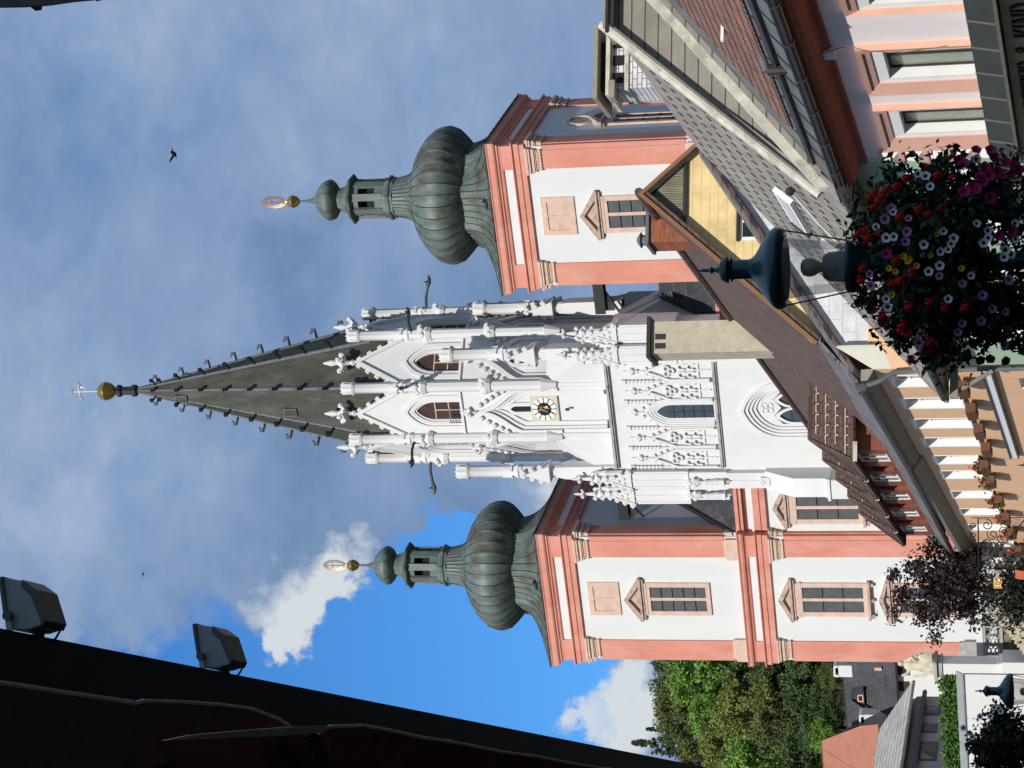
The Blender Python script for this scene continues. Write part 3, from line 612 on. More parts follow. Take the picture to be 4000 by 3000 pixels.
# clasping buttresses with gablets, statues under canopies and weathered feet
for sx in (-1, 1):
    for cx_, fy, hw in ((4.45, -5.95, .62), (5.75, -5.55, .62)):
        b = ZB(); c = sx * cx_
        b.box(c - hw, c + hw, fy, -3.6, 30.3, 34.4); b.box(c - hw + .12, c - hw + .2, fy - .05, fy, 30.5, 34); b.box(c + hw - .2, c + hw - .12, fy - .05, fy, 30.5, 34); b.box(c - .04, c + .04, fy - .05, fy, 30.5, 34)
        b.prism([(c - hw - .05, 34.0), (c, 35.5), (c + hw + .05, 34.0)], fy - .12, fy + .9, 'xz'); b.band([(c - hw - .1, 33.95), (c, 35.65), (c + hw + .1, 33.95)], [(c - hw + .12, 33.95), (c, 35.3), (c + hw - .12, 33.95)], fy - .2, fy - .1)
        for q in (-.18, .18, 0): crocket(b, c + q, 34.5 if q else 34.85, fy - .14, .12)
        for i in range(3):
            for s in (-1, 1): crocket(b, c + s * (hw * (1 - i / 3) + .06), 34.15 + .5 * i, fy - .16, .17)
        b.lathe([(.30, 35.0), (.26, 36.2), (.34, 36.3), (.16, 36.7), (.04, 37.7)], 8, 0, False, c=(c, fy + .3)); finial(b, c, fy + .3, 37.1, .7)
        for i in range(3):
            for t in range(4): crocket(b, c + .3 * cos(t * pi / 2 + .4), 35.7 + i * .5, fy + .3 + .3 * sin(t * pi / 2 + .4), .15)
        b.lathe([(.2, 34.6), (.16, 35.6), (.22, 35.7), (.03, 36.6)], 6, 0, False, c=(c - sx * .45, fy + .2)); finial(b, c - sx * .45, fy + .2, 36.0, .5)
        b.build('gabled_buttress', M['stone_white'], gt)
    c = sx * 4.95; b = ZB(); ci = sx * 4.5
    b.box(c - 1.05, c + 1.05, -5.72, -3.2, 27.7, 30.3); b.box(min(ci - .62, ci + .62), ci + .62, -6.0, -3.4, 27.7, 30.3); b.box(c - 1.16, c + 1.16, -6.08, -3.2, 30.2, 30.36)
    b.box(ci - .55, ci + .55, -6.0, -4.0, 24.0, 27.7); b.box(ci - .04, ci + .04, -6.05, -6.0, 24.6, 27.5)
    b.prism([(-7.4, 11), (-7.4, 21.0), (-7.1, 21.3), (-7.1, 23.2), (-6.75, 23.9), (-6.0, 25.2), (-4.0, 25.2), (-4.0, 11)], ci - .66, ci + .66, 'yz')
    b.box(ci - .76, ci + .76, -7.5, -4.2, 20.9, 21.08); b.box(ci - .95, ci + .95, -7.7, -4.0, 11, 14.0); b.box(ci - .3, ci + .3, -6.25, -6.0, 24.9, 25.5); crocket(b, ci, 25.4, -6.2, .22)
    for q in (-.5, .45):
        x0 = c + q; fz = 2.15
        b.lathe([(.2, 27.3 + fz), (.28, 27.5 + fz), (.12, 27.6 + fz), (.2, 28.0 + fz), (.1, 28.2 + fz)], 8, 0, True, c=(x0, -6.12)); crocket(b, x0, 28.0 + fz, -6.25, .2); crocket(b, x0 + .2, 27.7 + fz, -6.25, .17); crocket(b, x0 - .2, 27.7 + fz, -6.25, .17)
        b.lathe([(.17, 25.9 + fz), (.22, 26.3 + fz), (.15, 26.8 + fz), (.2, 26.95 + fz), (.1, 27.05 + fz), (.12, 27.2 + fz), (.03, 27.32 + fz)], 8, 0, True, c=(x0, -6.2)); b.box(x0 - .22, x0 + .22, -6.42, -5.9, 25.7 + fz, 25.92 + fz); b.lathe([(.04, 25.3 + fz), (.2, 25.7 + fz)], 6, 0, False, c=(x0, -6.1))
    b.tube([(c + .2, -6.35, 29.1), (c + .5, -6.35, 28.4)], .03, 5)
    b.build('buttress', M['stone_white'], gt)
# ------------------------------------------------------------------ nave front between the towers, with its lean-to slates
b = ZB(); b.box(-15 + H + .01, 12.86 - H - .01, -2.1, 40, 12, 27.4)
nv = b.build('nave', M['white'], church)
b = ZB()
for x0, x1 in ((-15.03 + H + .3, -5.2), (5.2, 12.86 - H - .3)):
    b = ZB(); b.box(x0, x1, -2.35, -2.1, 26.0, 26.4); b.box(x0, x1, -2.42, -2.1, 26.404, 26.85); b.box(x0, x1, -2.26, -2.1, 27.4, 27.55); b.box(x0, x1, -2.5, -2.1, 27.554, 27.8); b.box(x0, x1, -2.62, -2.1, 27.804, 28.05); b.build('nave_cornice', M['salmon'], nv)
tower_window(nv, -8.4, -2.1, 24.2, 19.6, 1.2, 24.62, 25.55, 1.52, sill=True, louvres=False)
b = ZB(); b.slab([(-15.03 + H, -2.6, 28.06), (12.86 - H, -2.6, 28.06), (12.86 - H, 2.2, 32.6), (-15.03 + H, 2.2, 32.6)], .2)
b.slab([(-15.03 + H, 2.2, 32.6), (12.86 - H, 2.2, 32.6), (12.86 - H, 40, 32.6), (-15.03 + H, 40, 32.6)], .2)
b.tube([(-15.03 + H + .15, -2.5, 28.2), (-15.03 + H + .15, 2.2, 32.72)], .2, 6, 1); b.tube([(12.86 - H - .15, -2.5, 28.2), (12.86 - H - .15, 2.2, 32.72)], .2, 6, 1)
b.build('nave_roof', [M['slate'], M['iron']], nv)
# iron bridge between the towers
for x0, x1 in ((4.9, 12.86 - H), (-15.03 + H, -4.9)):
    b = ZB(); b.box(x0, x1, .0, .7, 35.95, 36.15); b.box(x0, x1, -.06, .0, 35.85, 36.55); b.box(x0, x1, .7, .76, 35.85, 36.55)
    s = 1 if x0 > 0 else -1; xt = x1 if s > 0 else x0; xg = x0 if s > 0 else x1
    b.tube([(xg, .3, 35.0), (xg + s * 1.6, .3, 35.9)], .09, 6); b.tube([(xt, .3, 34.9), (xt - s * 1.2, .3, 35.9)], .09, 6)
    b.build('iron_bridge', M['iron'], church)
# ================================================================== the houses along the street
M['pink'] = mat('pale_pink_render', (.90, .81, .78), .9, .05, 1.5, bump=.2, bscale=30, streak=.4, second=(.87, .76, .73), sscale=.8, sthr=(.55, .72))
M['peach'] = mat('peach_trim', (.73, .42, .315), .88, .07, 1.5, bump=.2, bscale=30)
M['cove'] = mat('red_brown_cove', (.30, .085, .05), .8, .12, 2)
M['paint'] = mat('white_paint', (.84, .84, .82), .6, .05, 2)
M['bronze'] = mat('dark_bronze', (.03, .026, .022), .5, .25, 5, spec=.5)
M['brown_tile'] = tiles('brown_tile', (.30, .16, .115), .26, .30, axis='yz', kz=1.55, bump=1.0, stain=(.21, .125, .10), var=.2, msz=.035, mcol=(.06, .03, .025))
M['grey_shingle'] = tiles('grey_shingle', (.33, .295, .25), .45, .33, axis='yz', kz=1.3, bump=.25, var=.10, mcol=(.23, .205, .17), msz=.012)
M['grey_board'] = tiles('grey_cladding', (.30, .27, .225), 40, .31, axis='xz', kz=1.0, bump=.6, var=.07, mcol=(.09, .08, .065), msz=.016)
M['flashing'] = mat('lime_flashing', (.58, .54, .44), .85, .2, 3, second=(.36, .33, .27), sscale=2.2, bump=.4, bscale=14)
M['zinc'] = mat('old_zinc', (.16, .17, .17), .55, .3, 2.5, metal=.3, spec=.5, second=(.10, .09, .075), sscale=1.6)
M['green'] = mat('pale_green_render', (.46, .62, .42), .9, .06, 1.5, bump=.2, bscale=25)
M['orange'] = mat('apricot_render', (.84, .52, .305), .9, .05, 1.2, bump=.2, bscale=20, streak=.4, second=(.80, .48, .275), sscale=.7)
M['hotel_roof'] = tiles('brown_roof', (.135, .085, .07), .3, .34, axis='yz', kz=1.35, bump=.5, var=.12, stain=(.165, .125, .11))
M['grey_slab'] = tiles('grey_eave_slab', (.17, .165, .165), .8, .5, axis='yz', kz=1.5, bump=.6, var=.2)
M['yellow'] = tiles('yellow_cladding', (.80, .60, .29), 2.6, .30, axis='xz', kz=1.0, bump=.25, var=.02, mcol=(.55, .40, .18), msz=.010)
M['eternit'] = tiles('white_slab_cladding', (.74, .74, .74), .9, .45, axis='xz', kz=1.0, bump=.2, var=.015, mcol=(.50, .50, .50), msz=.012)
M['straw'] = tiles('weathered_battens', (.42, .38, .25), 30, .06, axis='zx', kz=1, bump=.8, var=.2, mcol=(.12, .11, .07), msz=.02)
M['cream'] = mat('cream_render', (.70, .68, .56), .9, .05, 2)
M['red_wood'] = tiles('red_brown_slabs', (.26, .085, .05), .9, .42, axis='yz', kz=1.0, bump=.2, var=.06, mcol=(.14, .04, .025), msz=.012)
M['taupe'] = mat('taupe_soffit', (.30, .27, .22), .8, .12, 3)
M['chimney'] = mat('beige_render', (.52, .455, .33), .9, .14, 2.5, bump=.4, bscale=14, second=(.42, .37, .28), sscale=1.8)
M['brick'] = tiles('red_brick', (.34, .10, .045), .25, .08, axis='xz', bump=.6, var=.25, mcol=(.22, .14, .10), msz=.008)
M['white_brick'] = tiles('white_brick', (.70, .70, .68), .30, .12, axis='xz', bump=.8, var=.06, mcol=(.22, .22, .22), msz=.012)
M['glass_w'] = glassy('window_glass', (.10, .12, .105), .08)
M['curtain'] = mat('curtained_glass', (.26, .30, .23), .25, .25, 2.0, spec=.5)
M['wood'] = mat('orange_wood', (.26, .13, .06), .7, .25, 6, streak=8)
def gridwall(b, a, B, Z, holes, dep, m=0, mr=1, near=True):
    """street wall at x = a facing -x with rectangular recesses (b0, b1, z0, z1) of the given depth, reveals in material mr"""
    bs = sorted(set([B[0], B[1]] + [v for h in holes for v in h[:2]])); zs = sorted(set([Z[0], Z[1]] + [v for h in holes for v in h[2:4]]))
    for i in range(len(bs) - 1):
        for j in range(len(zs) - 1):
            mb_, mz = (bs[i] + bs[i + 1]) / 2, (zs[j] + zs[j + 1]) / 2
            if any(h[0] < mb_ < h[1] and h[2] < mz < h[3] for h in holes): continue
            b.add([(a, bs[i], zs[j]), (a, bs[i + 1], zs[j]), (a, bs[i + 1], zs[j + 1]), (a, bs[i], zs[j + 1])], [(0, 1, 2, 3)], m)
    for h in holes:
        b0, b1, z0, z1 = h[:4]; d = a + dep
        b.add([(a, b0, z0), (a, b1, z0), (a, b1, z1), (a, b0, z1), (d, b0, z0), (d, b1, z0), (d, b1, z1), (d, b0, z1)], [(0, 1, 5, 4), (1, 2, 6, 5), (2, 3, 7, 6), (3, 0, 4, 7)], mr)
def frame_of(name, az, org, label, cat, group=None):
    e = empty(name, wpt(az, org), -R(az), label, cat, group); X = Matrix.Translation((-org[0], -org[1], -org[2]))
    def nb():
        b = MB(); b.X = X.copy(); return b
    return e, nb
def win_pane(nb, par, a, b0, b1, z0, z1, mats, fr=.07, mull=1, trans=None, name='window', top=None):
    b = nb(); y0, y1 = b0, b1
    b.box(a - .05, a, y0, y0 + fr, z0, z1); b.box(a - .05, a, y1 - fr, y1, z0, z1); b.box(a - .05, a, y0 + fr, y1 - fr, z1 - fr, z1); b.box(a - .05, a, y0 + fr, y1 - fr, z0, z0 + fr)
    for i in range(1, mull + 1): c = y0 + (y1 - y0) * i / (mull + 1); b.box(a - .055, a - .001, c - fr / 2, c + fr / 2, z0 + fr, z1 - fr)
    if trans: b.box(a - .053, a - .002, y0 + fr, y1 - fr, trans - fr / 2, trans + fr / 2)
    b.box(a - .02, a - .004, y0 + fr, y1 - fr, z0 + fr, z1 - fr, 1)
    return b.build(name, mats, par)
# ------------------------------------------------------------------ pink house
AP_, LP = -15.3, 18.0
pk, nb = frame_of('pink_house', AP_, (LP, 40, 0), 'pale pink rendered house with peach window frames, brown tiled roof and diamond quoins', 'house')
holes = [(b0, b1, 4.2, 6.21) for b0, b1 in ((42.75, 44.05), (45.78, 47.04), (39.45, 40.55))]
b = nb(); gridwall(b, LP, (32, 48.55), (0, 7.45), holes, .26, 0, 1); b.box(LP + .3, LP + 9, 32, 48.5, 0, 7.3, 0); b.add([(LP, 48.55, 0), (LP + 9, 48.55, 0), (LP + 9, 48.55, 7.45), (LP, 48.55, 7.45)], [(0, 1, 2, 3)])
b.build('wall', [M['pink'], M['paint']], pk)
for (b0, b1, z0, z1), (o0, o1) in zip(holes, ((42.33, 44.64), (45.40, 47.78), (38.9, 40.78))):
    i0, i1 = b0 - .14, b1 + .14; b = nb(); x = LP
    b.band([(o0, 4.0), (o0, 6.70), (o1, 6.70), (o1, 4.0)], [(i0 + .0, 4.0), (i0, 6.44), (i1, 6.44), (i1, 4.0)], 0, 0)   # placeholder ring replaced below
    b = nb()
    def ring(P, Q, x0, x1, m):
        n = len(P); vs = [(x0, p[0], p[1]) for p in P] + [(x1, q[0], q[1]) for q in Q]; b.add(vs, [(i, i + 1, n + i + 1, n + i) for i in range(n - 1)], m)
    P = [(o0, 4.0), (o0, 6.70), (o1, 6.70), (o1, 4.0)]; P2 = [(o0 + .02, 4.0), (o0 + .02, 6.68), (o1 - .02, 6.68), (o1 - .02, 4.0)]; Q = [(i0, 4.0), (i0, 6.44), (i1, 6.44), (i1, 4.0)]; T = [(b0, 4.0), (b0, 6.21), (b1, 6.21), (b1, 4.0)]
    ring(P, P2, x, x - .13, 0); ring(P2, Q, x - .13, x - .05, 0); ring(Q, Q, x - .05, x - .02, 0); ring(Q, T, x - .02, x - .006, 1)
    b.box(x - .105, x - .09, o0 + .25, o1 - .25, 6.555, 6.585, 2)
    f = b.build('window_surround', [M['peach'], M['paint'], M['bronze']], pk, recalc=False)
    win_pane(nb, pk, LP + .26, b0, b1, z0, z1, [M['bronze'], M['curtain']], .06, 1)
for i in range(6):   # diamond quoins
    z0 = 6.86 - .5 * (i + 1); b = nb(); y0, y1 = 47.93, 48.5
    b.box(LP - .05, LP, y0, y1 + .05, z0 + .03, z0 + .47); c = ((LP - .17), (y0 + y1) / 2 + .0, z0 + .25); vs = [(LP - .05, y0 + .04, z0 + .07), (LP - .05, y1, z0 + .07), (LP - .05, y1, z0 + .43), (LP - .05, y0 + .04, z0 + .43), c]
    b.add(vs, [(0, 1, 4), (1, 2, 4), (2, 3, 4), (3, 0, 4)], 1); b.box(LP - .09, LP - .001, y0 - .02, y1 + .06, z0 - .03, z0 + .03, 0)
    b.build('quoin', [M['peach'], M['pink']], pk)
b = nb(); b.prism([(LP, 7.12), (LP - .07, 7.14), (LP - .09, 7.24), (LP - .16, 7.28), (LP - .34, 7.32), (LP - .48, 7.40), (LP - .56, 7.50), (LP - .60, 7.60), (LP, 7.60)], 32, 48.55, 'xz'); b.build('eave_cove', M['cove'], pk)
b = nb()
for r_, x, z in ((.085, LP - .72, 7.62), (.04, LP - .62, 7.70)): b.tube([(x, 32, z), (x, 48.9, z)], r_, 10)
for y in (33.5, 35.2, 36.9, 38.6, 40.3, 42.0, 43.7, 45.4, 47.1): b.tube([(LP - .6, y, 7.54), (LP - .72, y, 7.51), (LP - .83, y, 7.58), (LP - .83, y, 7.7)], .018, 5)
b.box(LP - .80, LP - .55, 32, 48.9, 7.69, 7.73); b.build('gutter', M['bronze'], pk)
T40 = tan(R(40))
def pz(a): return 7.78 + (a - 17.3) * T40
b = nb(); b.slab([(17.2, 47.55, pz(17.2)), (17.2, 32, pz(17.2)), (18.05, 32, pz(18.05)), (18.05, 47.55, pz(18.05))][::-1], .1)
b.slab([(17.55, 32, pz(17.55) + .12), (17.55, 47.5, pz(17.55) + .12), (17.62, 47.5, pz(17.62) + .16), (17.62, 32, pz(17.62) + .16)], .1, 1)
for i in range(16): y = 32.6 + i * .98; b.slab([(17.22, y, pz(17.22) + .03), (17.22, y + .04, pz(17.22) + .03), (18.0, y + .34, pz(18.0) + .03), (18.0, y + .30, pz(18.0) + .03)], .03, 1)
b.build('eave_flashing', [M['zinc'], M['bronze']], pk)
b = nb(); b.slab([(18.05, 32, pz(18.05) + .05), (18.05, 46.7, pz(18.05) + .05), (24.5, 46.7, pz(24.5) + .05), (24.5, 32, pz(24.5) + .05)][::1], .12); b.build('tiled_roof', M['brown_tile'], pk)
b = nb(); b.slab([(17.2, 46.65, pz(17.2) + .03), (17.2, 47.65, pz(17.2) + .03), (24.5, 47.65, pz(24.5) + .03), (24.5, 46.65, pz(24.5) + .03)], .1, 1)
random.seed(3); N_ = 44; pv = []
for i in range(N_ + 1): a_ = 17.1 + (24.5 - 17.1) * i / N_; pv.append((a_, 47.6 + random.uniform(-.015, .015), 47.84 + random.uniform(-.015, .015), pz(a_) + .43 + random.uniform(-.008, .008)))
vs = []; fs = []
for a_, y0, y1, z in pv: vs += [(a_, y0, z), (a_, y1, z), (a_, y1, z - .28), (a_, y0, z - .24)]
for i in range(N_):
    for q in range(4): fs.append((4 * i + q, 4 * i + (q + 1) % 4, 4 * i + 4 + (q + 1) % 4, 4 * i + 4 + q))
fs += [(0, 1, 2, 3), (4 * N_, 4 * N_ + 1, 4 * N_ + 2, 4 * N_ + 3)]; b.add(vs, fs, 0)
b.build('verge_flashing', [M['flashing'], M['zinc']], pk)
b = nb(); h = hit(AP_, 2925, 95, 1, 44.2); b.box(19.0, 19.5, 44.1, 44.2, pz(19.2) + .1, pz(19.2) + .16); b.build('roof_step', M['paint'], pk)
b = nb(); b.tube([(17.5, 42.2, pz(17.5) + .35), (17.75, 42.2, pz(17.75) + .22)], .07, 10, 0); b.lathe([(.10, pz(17.6) - .1), (.11, pz(17.6) + .2), (.11, pz(17.6) + .26)], 10, 1, True, c=(17.55, 42.25)); b.build('roof_vent', [M['zinc'], M['bronze']], pk)
b = nb(); b.box(LP - .16, LP - .002, 42.32, 42.62, 7.06, 7.28); wl = b.build('wall_spotlight', M['paint']); wl.location = wpt(AP_, (LP, 40, 0)); wl.rotation_euler = (0, 0, -R(AP_)); tag(wl, 'small white twin spotlight under the brown eave of the pink house', 'spotlight')
b = nb(); b.tube([(LP - .3, 42.15, 7.55), (LP - .1, 42.18, 6.9), (LP - .14, 42.25, 6.7), (LP - .14, 42.5, 5.9), (LP - .14, 42.3, 5.0)], .008, 4); b.build('cable', M['wood'], pk)
# shop awning and sign under the windows
aw, nb2 = frame_of('shop_awning', AP_, (LP, 40, 4), 'dark olive panelled shop awning along the foot of the pink house windows', 'awning')
M['awning'] = mat('olive_awning', (.050, .052, .040), .55, .2, 2, spec=.4)
M['awning_seam'] = mat('awning_seam', (.15, .15, .125), .6, .15, 3)
az1 = hit(AP_, 3768, 40, 0, LP - .58).z; az0 = hit(AP_, 3882, 40, 0, LP - .68).z
ys = [33.0, 34.2, 35.4, 36.6, 37.8, 39.0, 40.15, 41.35, 42.55, 43.75, 44.95, 46.1, 47.3, 48.5]
b = nb2()
for y0, y1 in zip(ys, ys[1:]): b.slab([(LP - .68, y0 + .02, az0), (LP - .58, y0 + .02, az1), (LP - .58, y1 - .02, az1), (LP - .68, y1 - .02, az0)], .03)
b.build('panel', M['awning'], aw)
b = nb2()
for y in ys: b.slab([(LP - .70, y - .02, az0 + .01), (LP - .60, y - .02, az1 + .01), (LP - .60, y + .02, az1 + .01), (LP - .70, y + .02, az0 + .01)], .05)
b.box(LP - .72, LP - .66, 33, 48.6, az0 - .06, az0); b.slab([(LP - .58, 33, az1), (LP - .01, 33, az1 + .06), (LP - .01, 48.6, az1 + .06), (LP - .58, 48.6, az1)], .03); b.build('rib', M['awning_seam'], aw)
sg, nb3 = frame_of('shop_sign', AP_, (LP, 40, 3), 'brown and gold shop fascia board lettered MUTTER & KIND under the awning', 'sign')
M['sign'] = mat('gold_brown_board', (.74, .60, .38), .5, .2, 2, spec=.4); M['letter'] = mat('letter_brown', (.035, .02, .014), .5, .2, 4)
SA = LP - .14
b = nb3(); b.box(SA, SA + .12, 33, 48.5, 2.6, hit(AP_, 3904, 10, 0, LP - .14).z); b.box(SA - .04, SA + .1, 33, 48.5, hit(AP_, 3904, 10, 0, LP - .14).z + .004, az0 - .02, 1); b.build('board', [M['sign'], M['letter']], sg)
GL = {'M': ([(0, 0, 0, 1), (1, 0, 1, 1), (0, 1, .5, .2), (.5, .2, 1, 1)], 1.1), 'U': ([(0, 1, 0, .3), (.85, 1, .85, .3), (0, .3, .2, .02), (.2, .02, .65, .02), (.65, .02, .85, .3)], .9), 'T': ([(.45, 0, .45, 1), (0, 1, .9, 1), (0, 1, 0, .85), (.9, 1, .9, .85)], .95), 'E': ([(0, 0, 0, 1), (0, 1, .65, 1), (0, .52, .5, .52), (0, 0, .68, 0), (.65, 1, .65, .86)], .75), 'R': ([(0, 0, 0, 1), (0, 1, .45, 1), (.45, 1, .62, .88), (.62, .88, .62, .65), (.62, .65, .45, .52), (.45, .52, 0, .52), (.35, .52, .75, 0)], .8),
      '&': ([(.75, .45, .5, .02), (.5, .02, .2, .02), (.2, .02, .05, .25), (.05, .25, .5, .68), (.5, .68, .5, .9), (.5, .9, .35, 1), (.35, 1, .2, .9), (.2, .9, .22, .7), (.22, .7, .8, 0)], .95), 'K': ([(0, 0, 0, 1), (.7, 1, .05, .45), (.25, .6, .75, 0)], .8), 'I': ([(0, 0, 0, 1)], .25), 'N': ([(0, 0, 0, 1), (0, 1, .75, 0), (.75, 0, .75, 1)], .9), 'D': ([(0, 0, 0, 1), (0, 1, .4, 1), (.4, 1, .72, .75), (.72, .75, .72, .25), (.72, .25, .4, 0), (.4, 0, 0, 0)], .85), ' ': ([], .45)}
def letters(b, text, y_start, zb, h, x, k=.62, gap=.2):
    """upright capitals; reading direction runs towards smaller depth"""
    y = y_start
    for ch in text:
        segs, w = GL[ch]
        for x0, z0, x1, z1 in segs:
            p = Vector((0, y - x0 * h * k, zb + z0 * h)); q = Vector((0, y - x1 * h * k, zb + z1 * h)); d = (q - p).normalized(); n = Vector((0, -d.z, d.y)) * (.055 if abs(d.z) > .5 else .03) * h
            b.add([(x, *(p + n).yz), (x, *(q + n).yz), (x, *(q - n).yz), (x, *(p - n).yz), (x + .03, *(p + n).yz), (x + .03, *(q + n).yz), (x + .03, *(q - n).yz), (x + .03, *(p - n).yz)], [(0, 1, 2, 3), (7, 6, 5, 4), (0, 4, 5, 1), (1, 5, 6, 2), (2, 6, 7, 3), (3, 7, 4, 0)])
            if abs(d.y) < .1:
                for e in (p, q): b.box(x - .001, x + .029, e.y - .11 * h, e.y + .11 * h, e.z - .02 * h, e.z + .02 * h)
        y -= (w * k + gap) * h
    return y
hD = hit(AP_, 3946, 22, 0, SA); capz = hD.z; LH = .62
tot = sum((GL[c][1] * .62 + .2) * LH for c in 'MUTTER & KIND'); yl = hD.y - .22 + tot
for ch in 'MUTTER & KIND':
    b = nb3(); yl = letters(b, ch, yl, capz - LH, LH, SA - .034)
    if b.v: b.build('letter', M['letter'], sg, recalc=True)
# ------------------------------------------------------------------ green house with the grey shingled mansard
AG_, LG = -9.8, 13.27
gh, nb = frame_of('green_house', AG_, (LG, 50, 0), 'pale green house with a steep grey shingled mansard roof and board clad side', 'house')
holes = [(51.3, 52.6, 4.6, 6.5), (55.6, 56.9, 4.6, 6.5), (60, 61.3, 4.6, 6.5), (64.5, 65.8, 4.6, 6.5), (69, 70.3, 4.6, 6.5)]
b = nb(); gridwall(b, LG, (49.9, 75.0), (0, 7.5), holes, .22, 0, 1); b.box(LG + .25, LG + 9, 49.95, 75.0, 0, 7.4)
b.add([(LG, 49.9, 0), (LG + 9, 49.9, 0), (LG + 9, 49.9, 7.5), (LG, 49.9, 7.5)], [(0, 1, 2, 3)]); b.build('wall', [M['green'], M['paint']], gh)
for h_ in holes:
    win_pane(nb, gh, LG + .22, *h_, [M['paint'], M['glass_w']], .08, 1)
    b = nb(); b.box(LG - .05, LG - .001, h_[0] - .18, h_[0], h_[2] - .15, h_[3] + .18); b.box(LG - .05, LG - .001, h_[1], h_[1] + .18, h_[2] - .15, h_[3] + .18); b.box(LG - .06, LG - .002, h_[0], h_[1], h_[3], h_[3] + .18); b.box(LG - .12, LG - .003, h_[0] - .2, h_[1] + .2, h_[2] - .16, h_[2]); b.build('window_surround', M['paint'], gh)
T50 = tan(R(50)); ae, ze = LG - .70, 7.64
def gz(a): return ze + (a - ae) * T50
b = nb(); b.slab([(ae, 49.6, gz(ae)), (ae + .1, 77.9, gz(ae + .1)), (17.1, 62.2, gz(17.1)), (17.25, 52.3, gz(17.25)), (13.2, 52.1, gz(13.2)), (12.9, 49.4, gz(12.9))][::-1], .14)
b.slab([(ae, 77.9, ze + .1), (LG + 8, 77.9, ze + .1), (17.5, 62.2, gz(17.1)), (17.1, 62.2, gz(17.1) - .002)], .14)
b.build('shingle_roof', M['grey_shingle'], gh)
b = nb(); b.add([(12.95, 52.25, 8.05), (17.22, 52.25, 13.12), (24, 52.25, 13.12), (24, 52.25, 4)], [(0, 1, 2, 3)]); b.add([(12.95, 52.3, 8.0), (24, 52.3, 4), (24, 61.5, 4), (24, 61.5, 13.1), (24, 52.3, 13.1), (17.3, 52.3, 13.1)], [(1, 2, 3, 4)]); b.build('clad_gable', M['grey_board'], gh)
b = nb(); b.slab([(17.12, 51.95, 13.32), (24.2, 51.95, 13.32), (24.2, 53.2, 13.34), (17.12, 53.2, 13.34)], .09); b.slab([(17.2, 53.2, 13.08), (24.2, 53.2, 13.08), (24.2, 62.0, 13.02), (17.2, 62.0, 13.02)], .09); b.box(17.1, 24.1, 52.0, 52.06, 13.08, 13.16, 1); b.box(17.02, 24.2, 51.93, 51.99, 13.2, 13.26, 1); b.build('flat_roof', [M['taupe'], M['bronze']], gh)
b = nb(); b.tube([(13.1, 52.12, gz(13.1) + .12), (15.2, 52.12, gz(15.2) + .13), (17.28, 52.1, gz(17.28) + .12)], [.11, .12, .13], 10); b.build('verge_roll', M['flashing'], gh)
b = nb(); b.tube([(ae - .1, 49.3, ze - .06), (ae - .1, 76.4, ze + .02)], .10, 8)
for i in range(6): y = 50.2 + i * 5.0; b.tube([(LG + .0, y, ze - .28), (ae + .1, y, ze - .2), (ae - .2, y, ze - .18), (ae - .2, y, ze + .04)], .025, 5)
b.box(ae - .02, LG, 49.6, 76.2, ze - .12, ze - .06); b.build('gutter', M['bronze'], gh)
b = nb()
pass
b.box(ae - .15, LG + .2, 75.9, 76.15, ze - .45, ze - .2); b.tube([(ae - .05, 76.1, ze - .2), (LG, 76.1, ze - 1.5)], .07, 6); b.build('rafter_end', M['taupe'], gh)
M['pale_glass'] = mat('pale_skylight', (.62, .64, .64), .2, .06, 2, spec=.6)
# snow hooks set out in rows over the slope
b = nb(); n50 = Vector((-sin(R(50)), 0, cos(R(50)))); up50 = Vector((cos(R(50)), 0, sin(R(50))))
for r_ in range(11):
    a_ = 13.15 + r_ * .36
    for c in range(34):
        y = 52.8 + c * .72 + (.36 if r_ % 2 else 0)
        lim = 77.2 - (a_ - ae) * (15.2 / 4.5)
        if y > lim: continue
        p = Vector((a_, y, gz(a_))) + n50 * .012
        for du, dy in ((0, .12), (.10, .085), (-.10, .085)): 
            d = (Vector((0, 1, 0)) * dy + up50 * du); s = d.cross(n50).normalized() * .011; b.add([tuple(p - s), tuple(p + s), tuple(p + d + s), tuple(p + d - s), tuple(p + d * .6 + n50 * .03)], [(0, 1, 4), (1, 2, 4), (2, 3, 4), (3, 0, 4)])
b.build('snow_hooks', M['bronze'], gh)['kind'] = 'stuff'
for (y0, y1, a0, a1) in ((57.6, 60.9, 14.35, 14.72), (60.6, 64.2, 13.75, 14.08)):   # long white framed skylights
    b = nb(); k = .12
    P = [Vector((a0, y0, gz(a0))), Vector((a0, y1, gz(a0))), Vector((a1, y1, gz(a1))), Vector((a1, y0, gz(a1)))]
    b.slab([tuple(p + n50 * .13) for p in P][::-1], .14, 0); Q = [P[0] + up50 * k + Vector((0, k, 0)), P[1] + up50 * k - Vector((0, k, 0)), P[2] - up50 * k - Vector((0, k, 0)), P[3] - up50 * k + Vector((0, k, 0))]
    b.slab([tuple(p + n50 * .145) for p in Q][::-1], .01, 1); b.slab([tuple(p + n50 * .16) for p in (P[1] - Vector((0, .0, 0)), P[1] + Vector((0, .35, 0)), P[2] + Vector((0, .35, 0)), P[2])][::-1], .15, 2)
    b.build('skylight', [M['paint'], M['pale_glass'], M['bronze']], gh)
b = nb(); p = Vector((14.1, 55.4, gz(14.1))); b.tube([p + n50 * .1, p + n50 * .12 + Vector((-.45, 1.4, -.5)), p + n50 * .14 + Vector((-1.0, 2.6, -1.15))], .03, 5); b.ball(tuple(p + n50 * .1), .12, 6, 1); b.build('roof_cable', [M['paint'], M['bronze']], gh)
b = nb(); hc = hit(AG_, 2470, 250, 1, 58.0); c0 = hc.x; b.box(c0 - .75, c0 + .55, 57.6, 58.8, 12.8, hc.z + .45); 
b.box(c0 - .8, c0 + .6, 57.55, 58.85, hc.z + .0, hc.z + .1, 1)
for q in range(3): b.box(c0 - .6 + q * .45, c0 - .35 + q * .45, 57.56, 57.6, hc.z + .14, hc.z + .4, 2)
